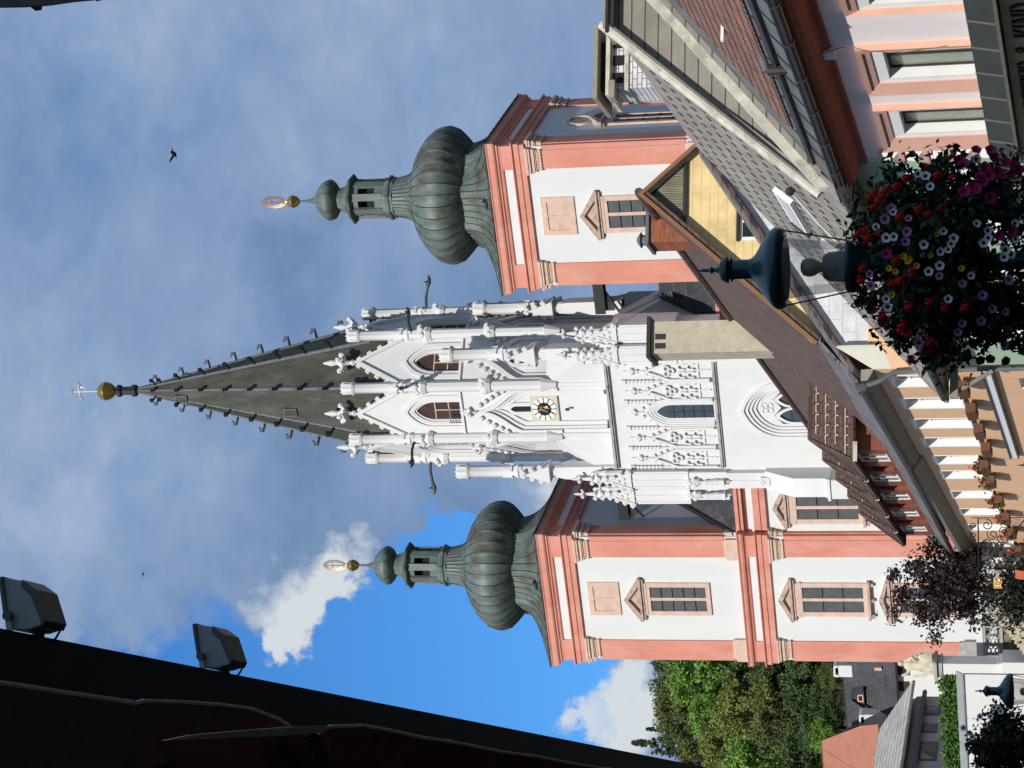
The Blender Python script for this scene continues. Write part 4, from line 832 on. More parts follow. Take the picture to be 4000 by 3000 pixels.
b.box(c0 - .95, c0 + .75, 57.4, 59.0, hc.z + .45, hc.z + .55, 1); b.box(c0 - 1.05, c0 + .85, 57.3, 59.1, hc.z + .74, hc.z + .86, 3); b.box(c0 - .7, c0 + .5, 57.7, 58.7, hc.z + .55, hc.z + .74, 2); b.box(c0 - 1.05, c0 - .6, 57.3, 57.8, hc.z + .3, hc.z + .45, 3)
b.build('chimney', [M['white_brick'], M['flashing'], M['dark'], M['taupe']], gh)
# ------------------------------------------------------------------ the apricot hotel
AH_, LH_ = -11.4, 16.2
ho, nb = frame_of('apricot_hotel', AH_, (LH_, 79, 0), 'long apricot hotel with a yellow clad gable, brown roof and a row of red dormers', 'hotel')
W1 = [(80.2 + 4.0 * i, 82.06 + 4.0 * i, 7.70, 9.76) for i in range(4)]
B2 = [96.3, 100.05, 105.55, 110.75, 115.95, 122.0, 128.3]; W2 = [(y, y + 1.95, 8.0, 9.68 + .02 * i) for i, y in enumerate(B2)]
low = [(81 + 4 * i, 82.8 + 4 * i, 3.5, 5.6) for i in range(4)] + [(y + .2, y + 2.0, 3.8, 5.9) for y in B2]
b = nb(); gridwall(b, LH_, (79.0, 131.4), (0, 10.45), W1 + W2 + low, .30, 0, 1); b.box(LH_ + .34, 27.5, 79.3, 131.4, 0, 10.4)
b.add([(LH_, 131.4, 0), (27.5, 131.4, 0), (27.5, 131.4, 10.4), (LH_, 131.4, 10.4)], [(0, 1, 2, 3)]); b.build('wall', [M['orange'], M['paint']], ho)
for h_ in W1 + W2:
    win_pane(nb, ho, LH_ + .30, *h_, [M['paint'], M['glass_w']], .09, 1, h_[3] - .5)
    b = nb(); b.box(LH_ - .02, LH_ - .002, h_[0] - .1, h_[0], h_[2], h_[3] + .1); b.box(LH_ - .02, LH_ - .002, h_[1], h_[1] + .1, h_[2], h_[3] + .1); b.box(LH_ - .021, LH_ - .001, h_[0], h_[1], h_[3], h_[3] + .1); b.box(LH_ - .12, LH_ + .1, h_[0] - .1, h_[1] + .1, h_[2] - .06, h_[2]); b.build('window_frame', M['paint'], ho)
for h_ in low: win_pane(nb, ho, LH_ + .30, *h_, [M['paint'], M['glass_w']], .09, 1)
b = nb(); b.box(LH_ - .13, LH_ - .001, 79.2, 96.3, 6.42, 6.66); b.box(LH_ - .18, LH_ - .001, 79.2, 96.3, 6.664, 6.72, 1); b.box(LH_ - .16, LH_ - .001, 79.2, 96.3, 6.36, 6.416, 1); b.build('belt_course', [M['paint'], M['bronze']], ho)
# roof: ridge, knee and eave
def mz(b_): return .012 * max(0, b_ - 96)
b = nb(); ya, yb = 79.7, 131.6
b.slab([(22.75, ya, 18.25), (22.75, yb, 18.55), (17.3, yb, 12.1 + mz(yb)), (17.3, ya, 12.1)], .16)
b.slab([(22.75, ya, 18.25), (28.2, ya, 12.1), (28.2, yb, 12.4), (22.75, yb, 18.55)], .16); b.build('tiled_roof', M['hotel_roof'], ho)
b = nb(); b.slab([(17.32, ya, 12.13), (17.32, yb, 12.13 + mz(yb)), (15.62, yb, 10.62 + mz(yb)), (15.66, 96.2, 10.66), (15.66, 79.0, 10.66)], .1); b.build('eave_slabs', M['grey_slab'], ho)
b = nb(); b.tube([(15.6, 79.0, 10.60), (15.58, 96, 10.60), (15.56, yb + .6, 10.55 + mz(yb))], .11, 8); b.build('gutter', M['bronze'], ho)
b = nb(); b.prism([(LH_, 10.2), (LH_ - .1, 10.22), (LH_ - .36, 10.38), (LH_ - .5, 10.52), (LH_ - .54, 10.6), (LH_, 10.6)], 79.05, 96.1, 'xz', 0); b.prism([(LH_, 10.08), (LH_ - .1, 10.1), (LH_ - .4, 10.3), (LH_ - .56, 10.42), (LH_ - .6, 10.58), (LH_, 10.58)], 96.1, yb, 'xz', 0); b.build('soffit', [M['taupe'], M['orange']], ho)
b = nb(); b.tube([(22.75, ya, 18.33), (22.75, yb, 18.63)], .16, 8); b.build('ridge_cap', M['hotel_roof'], ho)
# the gable towards the square
b = nb(); yy = 80.05
b.add([(17.35, yy, 12.35), (22.65, yy, 18.05), (28, yy, 12.0), (28, yy, 9.5), (17.35, yy, 11.4)], [(0, 1, 2, 3, 4)]); b.build('yellow_gable', M['yellow'], ho)
b = nb(); b.add([(21.45, yy - .05, 16.82), (22.65, yy - .05, 18.02), (23.85, yy - .05, 16.82)], [(0, 1, 2)]); b.box(21.4, 23.9, yy - .12, yy - .02, 16.70, 16.82, 1); b.build('gable_battens', [M['straw'], M['bronze']], ho)
b = nb()
for s in (-1, 1):
    q = [(22.65, 18.36), (22.65 + s * 5.45, 12.2), (22.65 + s * 5.35, 12.1), (22.65, 18.16)]; b.prism(q, yy - .42, yy - .30, 'xz', 0)
    q = [(22.65, 18.18), (22.65 + s * 5.4, 12.08), (22.65 + s * 5.32, 12.0), (22.65, 17.98)]; b.prism(q, yy - .30, yy - .01, 'xz', 1)
b.build('bargeboard', [M['wood'], M['bronze']], ho)
b = nb(); b.box(21.0, 22.3, yy - .03, yy - .002, 13.6, 14.85); b.box(21.1, 21.6, yy - .05, yy - .031, 13.7, 14.75, 1); b.box(21.7, 22.2, yy - .05, yy - .031, 13.7, 14.75, 1); b.box(20.9, 22.4, yy - .12, yy - .004, 13.5, 13.596, 0); b.box(20.95, 22.35, yy - .16, yy - .004, 14.86, 14.95, 2); b.build('gable_window', [M['paint'], M['dark'], M['bronze']], ho)
# lean-to in front of the gable: white slab cladding under a mossy verge
def vz(a): return 10.95 + (a - 16.1) * .66
b = nb(); yw2 = 79.4
b.add([(17.0, yw2, 9.9), (17.0, yw2, vz(17.0) - .15), (24, yw2, vz(24) - .15), (24, yw2, 4), (17.0, yw2, 4)], [(0, 1, 2, 3, 4)]); b.build('white_clad_wall', M['eternit'], ho)
b = nb(); b.add([(LH_, 79.0, 10.2), (16.99, 79.0, vz(17) - .1), (16.99, 79.0, 9.9), (LH_, 79.0, 9.6)], [(0, 1, 2, 3)], 1); b.add([(LH_, 79.0, 9.6), (16.99, 79.0, 9.9), (20, 79.0, 9.9), (20, 79.0, 0), (LH_, 79.0, 0)], [(0, 1, 2, 3, 4)], 0); b.box(16.98, 17.02, 79.0, 79.4, 4, vz(17) - .2, 1); b.build('side_wall', [M['orange'], M['cream']], ho)
b = nb(); b.slab([(15.9, 79.2, vz(15.9)), (24, 79.2, vz(24)), (24, 80.0, vz(24) + .1), (15.9, 80.0, vz(15.9) + .1)], .1, 0); b.prism([(15.9, vz(15.9) - .05), (24, vz(24) - .05), (24, vz(24) - .32), (15.9, vz(15.9) - .32)], 79.22, 79.4, 'xz', 1); b.prism([(15.85, vz(15.85) - .1), (24, vz(24) - .1), (24, vz(24) - .26), (15.85, vz(15.85) - .26)], 79.14, 79.215, 'xz', 2); b.build('leanto_roof', [M['grey_slab'], M['taupe'], M['hotel_roof']], ho)
b = nb(); dp = [(15.6, 78.9, 10.5), (15.75, 78.85, 10.0), (16.05, 78.85, 9.5), (16.1, 78.85, 8.6), (16.1, 78.85, 0)]; b.tube(dp, .085, 8); b.tube([(15.5, 78.9, 10.7), (15.6, 78.9, 10.42)], [.22, .13], 8); b.build('downpipe', M['lead'], ho)
b = nb(); b.tube([(15.6, 131.6, 10.8), (15.85, 131.75, 10.2), (15.9, 131.8, 9.2), (15.9, 131.8, 0)], .09, 8); b.build('downpipe', M['paint'], ho)
# hipped dormers standing side by side
M['dorm_tile'] = tiles('dormer_tile', (.120, .068, .052), .5, .36, axis='xz', kz=1.9, bump=.8, var=.15, msz=.02)
dc = [98.25, 103.5, 108.8, 114.05, 119.3]; dw = 2.6
for i, c in enumerate(dc):
    dr = 14.86 + .085 * i; a0 = 16.45; wz0, wz1 = 11.62 + .085 * i, 12.84 + .09 * i; ezz = 12.92 + .12 * i; wl0, wl1 = c - 1.03, c + 1.03
    b = nb(); b.box(a0 + .1, 18.4, c - 2.0, c + 2.0, 11.2, ezz)
    b.box(a0, a0 + .098, c - 2.0, wl0, 11.2, ezz); b.box(a0, a0 + .098, wl1, c + 2.0, 11.2, ezz); b.box(a0, a0 + .098, wl0 + .001, wl1 - .001, 11.2, wz0); b.box(a0, a0 + .098, wl0 + .001, wl1 - .001, wz1, ezz)
    dm = b.build('dormer', M['red_wood'], ho)
    win_pane(nb, dm, a0 + .09, wl0, wl1, wz0, wz1, [M['paint'], M['glass_w']], .10, 1)
    b = nb(); rf_, rb = (17.28, c, dr), (19.75, c, dr)
    for s in (-1, 1):
        f_, k_ = (15.98, c + s * dw, ezz - .12), (17.95, c + s * dw, ezz - .12)
        b.slab([f_, k_, rb, rf_], .13, 0)
        for q in range(20):       # hooked snow guards laid in rows
            t, u = ((q // 5) + .6) / 4.4, (q % 5 + .3 + .5 * ((q // 5) % 2)) / 5.4
            p = Vector(f_).lerp(Vector(rf_), t).lerp(Vector(k_).lerp(Vector(rb), t), u); dn = Vector((0, s, -.9)).normalized(); up_ = Vector((0, s * .6, .8))
            b.tube([p + up_ * .05, p + up_ * .06 + Vector((.34, 0, 0)), p + up_ * .1 + Vector((.34, 0, 0)) + dn * .26], .03, 4, 1)
    b.slab([(15.98, c - dw, ezz - .12), (15.98, c + dw, ezz - .12), (17.28, c, dr)], .12, 0)
    b.tube([rf_, rb], .09, 6, 2); b.tube([(15.98, c - dw, ezz - .1), rf_], .08, 6, 2); b.tube([(15.98, c + dw, ezz - .1), rf_], .08, 6, 2)
    b.box(15.9, 16.7, c - dw - .06, c - dw + .06, ezz - .3, ezz - .13, 1)
    b.build('dormer_roof', [M['dorm_tile'], M['flashing'], M['hotel_roof']], dm)
b = nb(); hb = hit(AH_, 2980, 1320, 1, 100.3); ht = hit(AH_, 2545, 1318, 1, 100.3); c0 = hb.x; b.box(c0 - .72, c0 + .66, 99.6, 101.1, hb.z - 1.6, ht.z - .12)
for q in (-.5, -.1, .3): b.box(c0 + q - .02, c0 + q + .22 if q < .2 else c0 + q + .1, 99.58, 99.602, ht.z - .75, ht.z - .3, 1) if q < .2 else None
b.box(c0 - .92, c0 + .86, 99.4, 101.3, ht.z - .12, ht.z + .04, 1); b.build('chimney', [M['chimney'], M['bronze']], ho)
b = nb(); b.tube([(c0 - .8, 99.5, hb.z - .9), (c0 + .1, 99.5, hb.z - .15), (c0 + .7, 99.5, hb.z + .45)], .09, 5); b.tube([(c0 - 2.1, 99.4, 14.6), (c0 - 1.3, 99.3, 15.7), (c0 - .8, 99.2, 16.6)], .07, 5); b.tube([(c0 - 2.2, 99.4, 14.9), (c0 - 1.6, 98.9, 15.4)], .06, 5); b.build('chimney_flashing', M['flashing'], ho)
b = nb(); hb = hit(AH_, 2570, 905, 1, 83.6); c0 = hb.x; b.box(c0 - .55, c0 + .5, 83.0, 84.3, hb.z - 2.0, hb.z + .2); b.box(c0 - .65, c0 + .6, 82.9, 84.4, hb.z + .2, hb.z + .32, 1); b.lathe([(.2, hb.z + .3), (.2, hb.z + .55), (.3, hb.z + .6), (.1, hb.z + .75)], 10, 1, False, c=(c0 - .3, 83.6)); b.build('chimney', [M['brick'], M['lead']], ho)
# planters under the windows: bare ones first, planted ones beyond the step
M['planter'] = mat('brown_planter', (.14, .065, .035), .75, .2, 5); M['leaf_box'] = mat('planter_leaves', (.07, .09, .03), .7, .4, 20); M['bloom_red'] = mat('red_blooms', (.55, .06, .05), .6, .3, 20)
def planter(y, z, label, full, grp):
    e = empty('window_box', wpt(AH_, (LH_, y, z)), -R(AH_), label, 'window box', grp); b = MB(); b.prism([(-.52, 0), (-.46, -.34), (-.18, -.34), (-.16, 0)], -.8, .8, 'xz'); b.box(-.18, .0, -.6, -.5, -.3, -.2); b.box(-.18, .0, .5, .6, -.3, -.2); b.box(-.5, -.18, -.75, .75, -.02, .012); b.build('planter', M['planter'], e)
    if full:
        b = MB(); random.seed(int(y * 7))
        for i in range(170):
            p = Vector((random.gauss(-.34, .12), random.uniform(-.8, .8), random.gauss(.02, .15))); 
            d = Vector((random.uniform(-1, 1), random.uniform(-1, 1), random.uniform(-1, 1))).normalized(); u = d.orthogonal().normalized() * random.uniform(.05, .1); w = d.cross(u)
            b.add([tuple(p - u), tuple(p + w * .8), tuple(p + u), tuple(p - w * .8)], [(0, 1, 2, 3)], 1 if (p.z > .05 and random.random() < .4) or random.random() < .12 else 0)
        b.build('trailing_plants', [M['leaf_box'], M['bloom_red']], e, recalc=False)
onl = ['first', 'second', 'third', 'fourth']
for i, (b0, b1, z0, z1) in enumerate(W1): planter((b0 + b1) / 2, z0 - .12, 'bare brown window box on the apricot hotel, %s from the grey downpipe' % onl[i], False, 'bare window boxes of the hotel')
onl2 = ['just past the step in the eave', 'second past the step in the eave', 'third past the step in the eave', 'behind the iron sign bracket', 'just beyond the iron sign bracket', 'last but one before the white downpipe', 'nearest the white downpipe at the far end']
for i, (b0, b1, z0, z1) in enumerate(W2): planter((b0 + b1) / 2, z0 - .1, 'planted window box with red blooms, ' + onl2[i], True, 'planted window boxes of the hotel')
# wrought iron sign bracket
hb = hit(AH_, 3790, 1985, 1, 108.5); br = empty('sign_bracket', wpt(AH_, (LH_, 113.6, 7.2)), -R(AH_), 'ornate wrought iron sign bracket with scrolls on the hotel front', 'bracket'); b = MB()
b.tube([(0, 0, 1.9), (-3.0, 0, 1.9)], .035, 5); b.tube([(0, 0, -.6), (0, 0, 2.2)], .045, 5); b.tube([(0, 0, -.3), (-1.2, 0, .7), (-2.7, 0, 1.85)], .03, 5)
def scroll(cx_, cz_, r, t0, turns, s):
    P = []
    for i in range(26): t = t0 + s * turns * 2 * pi * i / 25; rr = r * (1 - .8 * i / 25); P.append((cx_ + rr * cos(t), 0, cz_ + rr * sin(t)))
    b.tube(P, .024, 4)
for i in range(6):
    scroll(-.35 - i * .45, 1.5 - (.25 if i % 2 else 0), .26, i, 1.4, 1 if i % 2 else -1); scroll(-.25 - i * .36, .6 + i * .14, .2, i * 2, 1.3, -1)
    scroll(-.4 - i * .45, 2.12, .18, pi, 1.2, -1)
b.build('ironwork', M['iron'], br)
# ================================================================== ground, terrace, hill
M['asphalt'] = mat('asphalt', (.055, .055, .055), .9, .25, 1.5, bump=.4, bscale=40)
M['paving'] = mat('terrace_paving', (.26, .24, .21), .85, .2, 1.0, bump=.3, bscale=10)
M['grass'] = mat('hill_grass', (.045, .065, .022), .95, .4, .2, second=(.03, .035, .015), sscale=.5)
M['mount'] = mat('hazy_mountain_forest', (.075, .125, .115), .95, .25, .01)  # distance haze is put into this grey-green base colour
def gb_(b):
    """height of the ground along the church's own depth axis"""
    K_ = ((60, 0), (122, 5.4), (124, 5.6), (129, 8.5), (136, 8.8), (142, 11.2), (150, 11.6))
    if b <= 60: return 0
    for (b0, z0), (b1, z1) in zip(K_, K_[1:]):
        if b <= b1: return z0 + (z1 - z0) * (b - b0) / (b1 - b0)
    return 11.6
def gh_(x, y): return gb_(x * sin(R(AZC)) + y * cos(R(AZC)))
def sheet(name, xs, ys, f, m):
    vs = [(x, y, f(x, y)) for y in ys for x in xs]; n = len(xs); fs = [(j * n + i, j * n + i + 1, (j + 1) * n + i + 1, (j + 1) * n + i) for j in range(len(ys) - 1) for i in range(n - 1)]
    b = MB(); b.add(vs, fs, 0, True); o = b.build(name, m, sharp=180); o['kind'] = 'structure'; return o
g_ = sheet('ground', [-3000, -600, -200, -100, -50, 0, 50, 100, 200, 600, 3000], [-1500, -100, 0, 30, 60, 80, 100, 112, 122, 124, 126, 129, 132, 136, 139, 142, 146, 150, 200, 500, 1200, 5000], lambda a, b_: gb_(b_), M['asphalt']); g_.rotation_euler = (0, 0, -R(AZC))
def hf(x, y):
    t = max(0, min(1, (y - 185) / 240)); w = max(0, min(1, (20 - x) / 60))
    return 11.0 + 62 * (t * t * (3 - 2 * t)) * w + 1.5 * sin(x * .07) * t + 2 * cos(y * .05 + x * .03) * t * w
sheet('hill', [-420 + i * 20 for i in range(24)], [180 + i * 15 for i in range(26)], hf, M['grass'])
def mf(x, y): return 420 * math.exp(-((x - 620) / 330) ** 2) * max(0, 1 - abs(y - 2600) / 700) + 18 * sin(x * .02) + 14 * sin(x * .051 + y * .02) - 30
sheet('mountain', [-200 + i * 40 for i in range(50)], [1900 + i * 70 for i in range(21)], mf, M['mount'])
# terrace steps: one flight of stone stairs
ex, ey = axes(AZC)
b = MB()
hs = hit(AZC, 3950, 2522, 1, 128); hs2 = hit(AZC, 3950, 2300, 1, 128)
for i in range(15): b.box(hs.x, hs2.x, 125.0 + i * .4, 132.5, 7.75 + .17 * i - (2 if i == 0 else 0), 7.75 + .17 * (i + 1) - .002)
st = b.build('stairs', mat('sandstone_steps', (.46, .40, .30), .9, .2, 2, bump=.3, bscale=10, second=(.30, .29, .2), sscale=2), rz=-R(AZC)); st['kind'] = 'structure'
M['sand'] = mat('statue_sandstone', (.60, .54, .40), .9, .12, 4, bump=.4, bscale=16, second=(.42, .38, .29), sscale=2.5)
# pillar with statue at the corner of the terrace
AZ_ = AZC; PB = 128.0; pf = hit(AZ_, 3800, 2644, 1, PB); pg = hit(AZ_, 3800, 2594, 1, PB); pw = pg.x - pf.x; ztop = hit(AZ_, 3648, 2600, 1, PB).z; zbase = hit(AZ_, 3905, 2600, 1, PB).z
pi_l = empty('terrace_pillar', wpt(AZ_, (pf.x, PB, zbase - 3)), -R(AZ_), 'tall white rendered pillar with a moulded cap at the corner of the church terrace', 'pillar'); X0 = Matrix.Translation((-pf.x, -PB, -(zbase - 3)))
b = MB(); b.X = X0; b.box(pf.x, pg.x, PB, PB + .95, zbase - 3, ztop - .5); b.build('shaft', M['white'], pi_l)
b = MB(); b.X = X0; b.box(pf.x - .1, pg.x + .1, PB - .1, PB + 1.05, ztop - .48, ztop - .36); b.box(pf.x - .22, pg.x + .22, PB - .22, PB + 1.15, ztop - .18, ztop); b.box(pf.x - .05, pg.x + .05, PB - .05, PB + 1.0, ztop - .356, ztop - .19, 0); b.build('cap', [M['stone_grey']], pi_l)
b = MB(); b.X = X0; b.box(pf.x - .12, pg.x + .12, PB - .12, PB + 1.05, zbase - .15, zbase + .1); b.box(pf.x - .3, pg.x + .3, PB - .3, PB + 1.2, zbase - 3, zbase - .152); b.build('plinth', M['white'], pi_l)
b = MB(); b.X = Matrix.Translation((0, 0, 0)); random.seed(11)
sx, sz = (pf.x + pg.x) / 2 + .1, ztop
b.lathe([(.62, 0), (.66, .12), (.55, .2), (.5, .5), (.42, .9), (.34, 1.2), (.36, 1.5), (.28, 1.75), (.12, 1.86)], 14, 0, True, rf=lambda r, t, z, k: r * (1 + .16 * sin(5 * t + z * 4) + .08 * sin(9 * t - 3 * z)))
b.ball((.05, -.02, 2.0), .17, 10, 0, (1, 1.1, 1.25)); b.tube([(.3, -.1, 1.55), (.62, -.25, 1.3), (.45, -.5, 1.05)], [.13, .11, .07], 7); b.tube([(-.28, -.05, 1.5), (-.6, -.1, 1.65), (-.72, -.15, 2.0)], [.13, .1, .06], 7)
b.lathe([(.3, .1), (.34, .45), (.26, .8), (.12, .95)], 10, 0, True, c=(.55, -.1), rf=lambda r, t, z, k: r * (1 + .15 * sin(4 * t + 5 * z))); b.ball((.6, -.15, 1.05), .12, 8); b.tube([(.5, .0, .8), (.2, -.3, 1.0)], [.08, .06], 6); b.tube([(-.2, -.5, .2), (-.5, -.45, .6), (-.75, -.2, 1.3)], [.09, .12, .05], 6)
sta = b.build('statue', M['sand'], loc=wpt(AZ_, (sx, PB + .5, sz)), rz=-R(AZ_)); tag(sta, 'pale sandstone saint statue in billowing robes on the terrace pillar', 'statue')
# balustrade of the terrace
B0 = hit(AZ_, 3830, 2560, 1, 131.0); B1 = hit(AZ_, 3830, 2372, 1, 131.0)
bl = empty('balustrade', wpt(AZ_, (B0.x, 131, 8.7)), -R(AZ_), 'dark pierced stone balustrade with a white rail on the church terrace', 'balustrade'); X0 = Matrix.Translation((-B0.x, -131, -8.7)); x0, x1 = B0.x, B1.x + 1.2
zr0, zr1 = hit(AZ_, 3840, 2500, 1, 131).z, hit(AZ_, 3814, 2500, 1, 131).z
b = MB(); b.X = X0; b.box(x0, x1, 130.85, 131.3, zr0, zr1); b.build('rail', M['white'], bl)
b = MB(); b.X = X0; zb0 = hit(AZ_, 3905, 2500, 1, 131).z; b.box(x0, x1, 130.9, 131.25, zr0 - .16, zr0 - .003); b.box(x0, x1, 130.85, 131.3, zb0 - .2, zb0)
n_ = 7; wdt = (x1 - x0) / n_
for i in range(n_):
    c = x0 + (i + .5) * wdt; zc_ = (zb0 + zr0 - .16) / 2; hh = (zr0 - .16 - zb0) / 2
    b.box(c - wdt / 2, c - wdt / 2 + .1, 130.95, 131.2, zb0 + .002, zr0 - .163)
    for s in (-1, 1):
        b.tube([(c - .28, 131.05, zc_ + s * hh), (c - .1, 131.05, zc_ + s * hh * .3), (c + .1, 131.05, zc_ + s * hh * .3), (c + .28, 131.05, zc_ + s * hh)], .06, 6); b.tube([(c + s * wdt / 2, 131.05, zc_), (c + s * .14, 131.05, zc_)], .06, 6)
b.build('pierced_panel', M['stone_grey'], bl)
b = MB(); b.X = X0; b.box(x0, hs.x - .01, 130.95, 131.6, 3, zb0 - .203); b.build('retaining_wall', mat('mossy_wall', (.20, .18, .13), .9, .25, 1.5, second=(.10, .11, .06), sscale=1.0, bump=.4, bscale=8), bl)
b = MB(); b.X = X0; b.box(x0 + .5, x1 + 14, 134.0, 134.5, 7, hit(AZ_, 3803, 2500, 1, 134).z); b.box(x0 + .5, x1 + 14, 133.9, 134.6, hit(AZ_, 3803, 2500, 1, 134).z + .002, hit(AZ_, 3786, 2500, 1, 134).z); tw_ = b.build('parapet_wall', M['stone_grey']); tw_.location = wpt(AZ_, (B0.x, 131, 8.7)); tw_.rotation_euler = (0, 0, -R(AZ_)); tag(tw_, 'low grey parapet wall on the terrace right below the left church tower', 'wall')
# ------------------------------------------------------------------ the houses on the left below the hill
def hp(az, px, py, p0, n):
    ex, ey = axes(az); d = ray(px, py); D = Vector((d.dot(ex), d.dot(ey), d.z)); C = Vector((0, 0, EYE.z)); n = Vector(n); t = (Vector(p0) - C).dot(n) / D.dot(n); return C + D * t
M['slate2'] = tiles('grey_slate_roof', (.075, .076, .082), .4, .3, axis='xz', kz=1.4, bump=.25, var=.12)
M['conc_tile'] = tiles('pale_concrete_tile', (.60, .58, .53), .33, .42, axis='yz', kz=1.7, bump=.9, var=.1, mcol=(.16, .155, .14), msz=.03)
M['sheet_red'] = mat('rust_red_sheet', (.40, .165, .105), .7, .08, 1.0, second=(.36, .14, .09), sscale=.7)
M['grey_wall'] = mat('grey_render', (.42, .40, .39), .9, .08, 1.5)
M['blue_grey'] = mat('blue_grey_paint', (.085, .105, .15), .6, .15, 3)
sl_, _ = None, None
eb = 150.0; ea = hit(AZC, 3483, 2640, 1, eb)
sh = empty('slate_house', wpt(AZC, (ea.x, eb, 10)), -R(AZC), 'white house with a wide dark slate roof below the wooded hill', 'house'); X0 = Matrix.Translation((-ea.x, -eb, -10)); xr = -85.2
q = hp(AZC, 3290, 2640, (0, eb, ea.z), (0, -1, 1)); xl = hit(AZC, 3480, 3100, 1, eb).x
b = MB(); b.X = X0; b.slab([(xl, eb - .3, ea.z - .3), (xr, eb - .3, ea.z - .3), (xr, q.y, q.z), (xl, q.y, q.z)], .2); b.slab([(xl, q.y, q.z), (xr, q.y, q.z), (xr, 2 * q.y - eb, ea.z), (xl, 2 * q.y - eb, ea.z)], .2); b.build('slate_roof', M['slate2'], sh)
b = MB(); b.X = X0; b.box(xl + .3, xr - .2, eb + .4, 2 * q.y - eb - .4, 9, ea.z - .1); b.build('wall', M['white'], sh)
b = MB(); b.X = X0
for px_, py_ in ((3520, 2618), (3520, 2680)): c = hit(AZC, px_, py_, 1, eb + .4); b.box(c.x - .4, c.x + .4, eb + .36, eb + .405, c.z - .6, c.z + .5)
b.build('window', M['brown'], sh)
def lchim(name, par, X0, base, top, w, dpt, yb):
    b = MB(); b.X = X0; x = base[0]; zt = top; 
    b.box(x - w / 2, x + w / 2, yb, yb + dpt, base[1], zt - .35); arch = garch(x, w / 2, zt - .35, zt - .2, zt + .02, 5); hole = garch(x, w / 2 - .17, zt - .35, zt - .25, zt - .12, 5); b.band(arch, hole, yb - .04, yb + dpt + .04); b.box(x - w / 2 + .04, x + w / 2 - .04, yb + .1, yb + dpt - .1, zt - .35, zt - .33, 1); b.prism(hole, yb + dpt * .4, yb + dpt * .5, 'xz', 1)
    return b.build(name, [M['white'], M['dark']], par)
c = hp(AZC, 3300, 2622, (0, eb, ea.z), (0, -1, 1)); t_ = hit(AZC, 3256, 2622, 1, c.y - .6); lchim('chimney', sh, X0, (t_.x, c.z - 1.6), t_.z, .95, .8, c.y - .6)
c = hp(AZC, 3436, 2815, (0, eb, ea.z), (0, -1, 1)); t_ = hit(AZC, 3356, 2815, 1, c.y - .6); lchim('chimney', sh, X0, (t_.x, c.z - 1.2), t_.z, 1.0, .9, c.y - .6)
c = hp(AZC, 3360, 2706, (0, eb, ea.z), (0, -1, 1)); b = MB(); b.X = X0; b.prism([(c.x - .55, c.z - .35), (c.x, c.z + .55), (c.x + .55, c.z - .35)], c.y - .75, c.y + .3, 'xz', 0); b.box(c.x - .3, c.x + .3, c.y - .78, c.y - .755, c.z - .3, c.z + .12, 1); b.box(c.x - .2, c.x + .2, c.y - .80, c.y - .785, c.z - .22, c.z + .04, 2); b.slab([(c.x, c.y - 1.0, c.z + .62), (c.x - .85, c.y - 1.0, c.z - .35), (c.x - .85, c.y + .3, c.z - .3), (c.x, c.y + 1.2, c.z + .66)][::-1], .06); b.slab([(c.x, c.y - 1.0, c.z + .62), (c.x + .85, c.y - 1.0, c.z - .35), (c.x + .85, c.y + .3, c.z - .3), (c.x, c.y + 1.2, c.z + .66)], .06); b.build('dormer_vent', [M['slate2'], M['peach'], M['dark']], sh)
c = hp(AZC, 3432, 2600, (0, eb, ea.z), (0, -1, 1)); b = MB(); b.X = X0; b.box(c.x - .12, c.x + .12, c.y - .5, c.y + .3, c.z - .25, c.z + .25); b.build('vent_pipe', M['stone_pink'], sh)
# long low house with pale tiles: its side wall runs away from the viewer
a2 = hit(AZC, 3640, 2668, 1, 132).x; LB = 132.0
lh = empty('grey_house', wpt(AZC, (a2, LB, 8)), -R(AZC), 'low grey house with pale concrete tiles, deep eaves and blue grey fascia', 'house'); X0 = Matrix.Translation((-a2, -LB, -8))
def NB_():
    b = MB(); b.X = X0.copy(); return b
ev = hit(AZC, 3567, 2655, 0, a2 + 1.0); ev2 = hit(AZC, 3512, 2960, 0, a2 + 1.0); nr = ev2.y - (ev.y - ev2.y) * .8; ze_ = ev.z
rp = hp(AZC, 3462, 2680, (a2 + 1.0, 0, ze_), (.62, 0, 1)); 
b = NB_(); b.slab([(a2 + 1.0, nr, ze_), (a2 + 1.0, ev.y, ze_), (rp.x, ev.y + .2, rp.z), (rp.x, nr, rp.z)], .16); b.slab([(rp.x, nr, rp.z), (rp.x, ev.y + .2, rp.z), (2 * rp.x - a2 - 1, ev.y, ze_), (2 * rp.x - a2 - 1, nr, ze_)], .16); b.build('tiled_roof', M['conc_tile'], lh)
b = NB_(); b.box(2 * rp.x - a2, a2, nr + .5, ev.y - .3, 5, ze_ - .2)
b.prism([(a2 - .01, ze_ - .2), (2 * rp.x - a2, ze_ - .2), (rp.x, rp.z - .3)], nr + .5, ev.y - .3, 'xz'); b.build('wall', M['grey_wall'], lh)
zb1, zb0_ = hit(AZC, 3608, 2675, 0, a2 + .45).z, hit(AZC, 3624, 2675, 0, a2 + .45).z
b = NB_(); b.box(a2 + .3, a2 + .5, nr, ev.y - .4, zb0_, zb1); b.tube([(a2 + .5, nr, zb0_ + .1), (a2 + .5, ev.y - .4, zb0_ + .1)], .07, 6); b.box(a2, a2 + .3, nr, ev.y - .4, zb1 - .05, zb1 - .005); b.build('fascia', M['blue_grey'], lh)
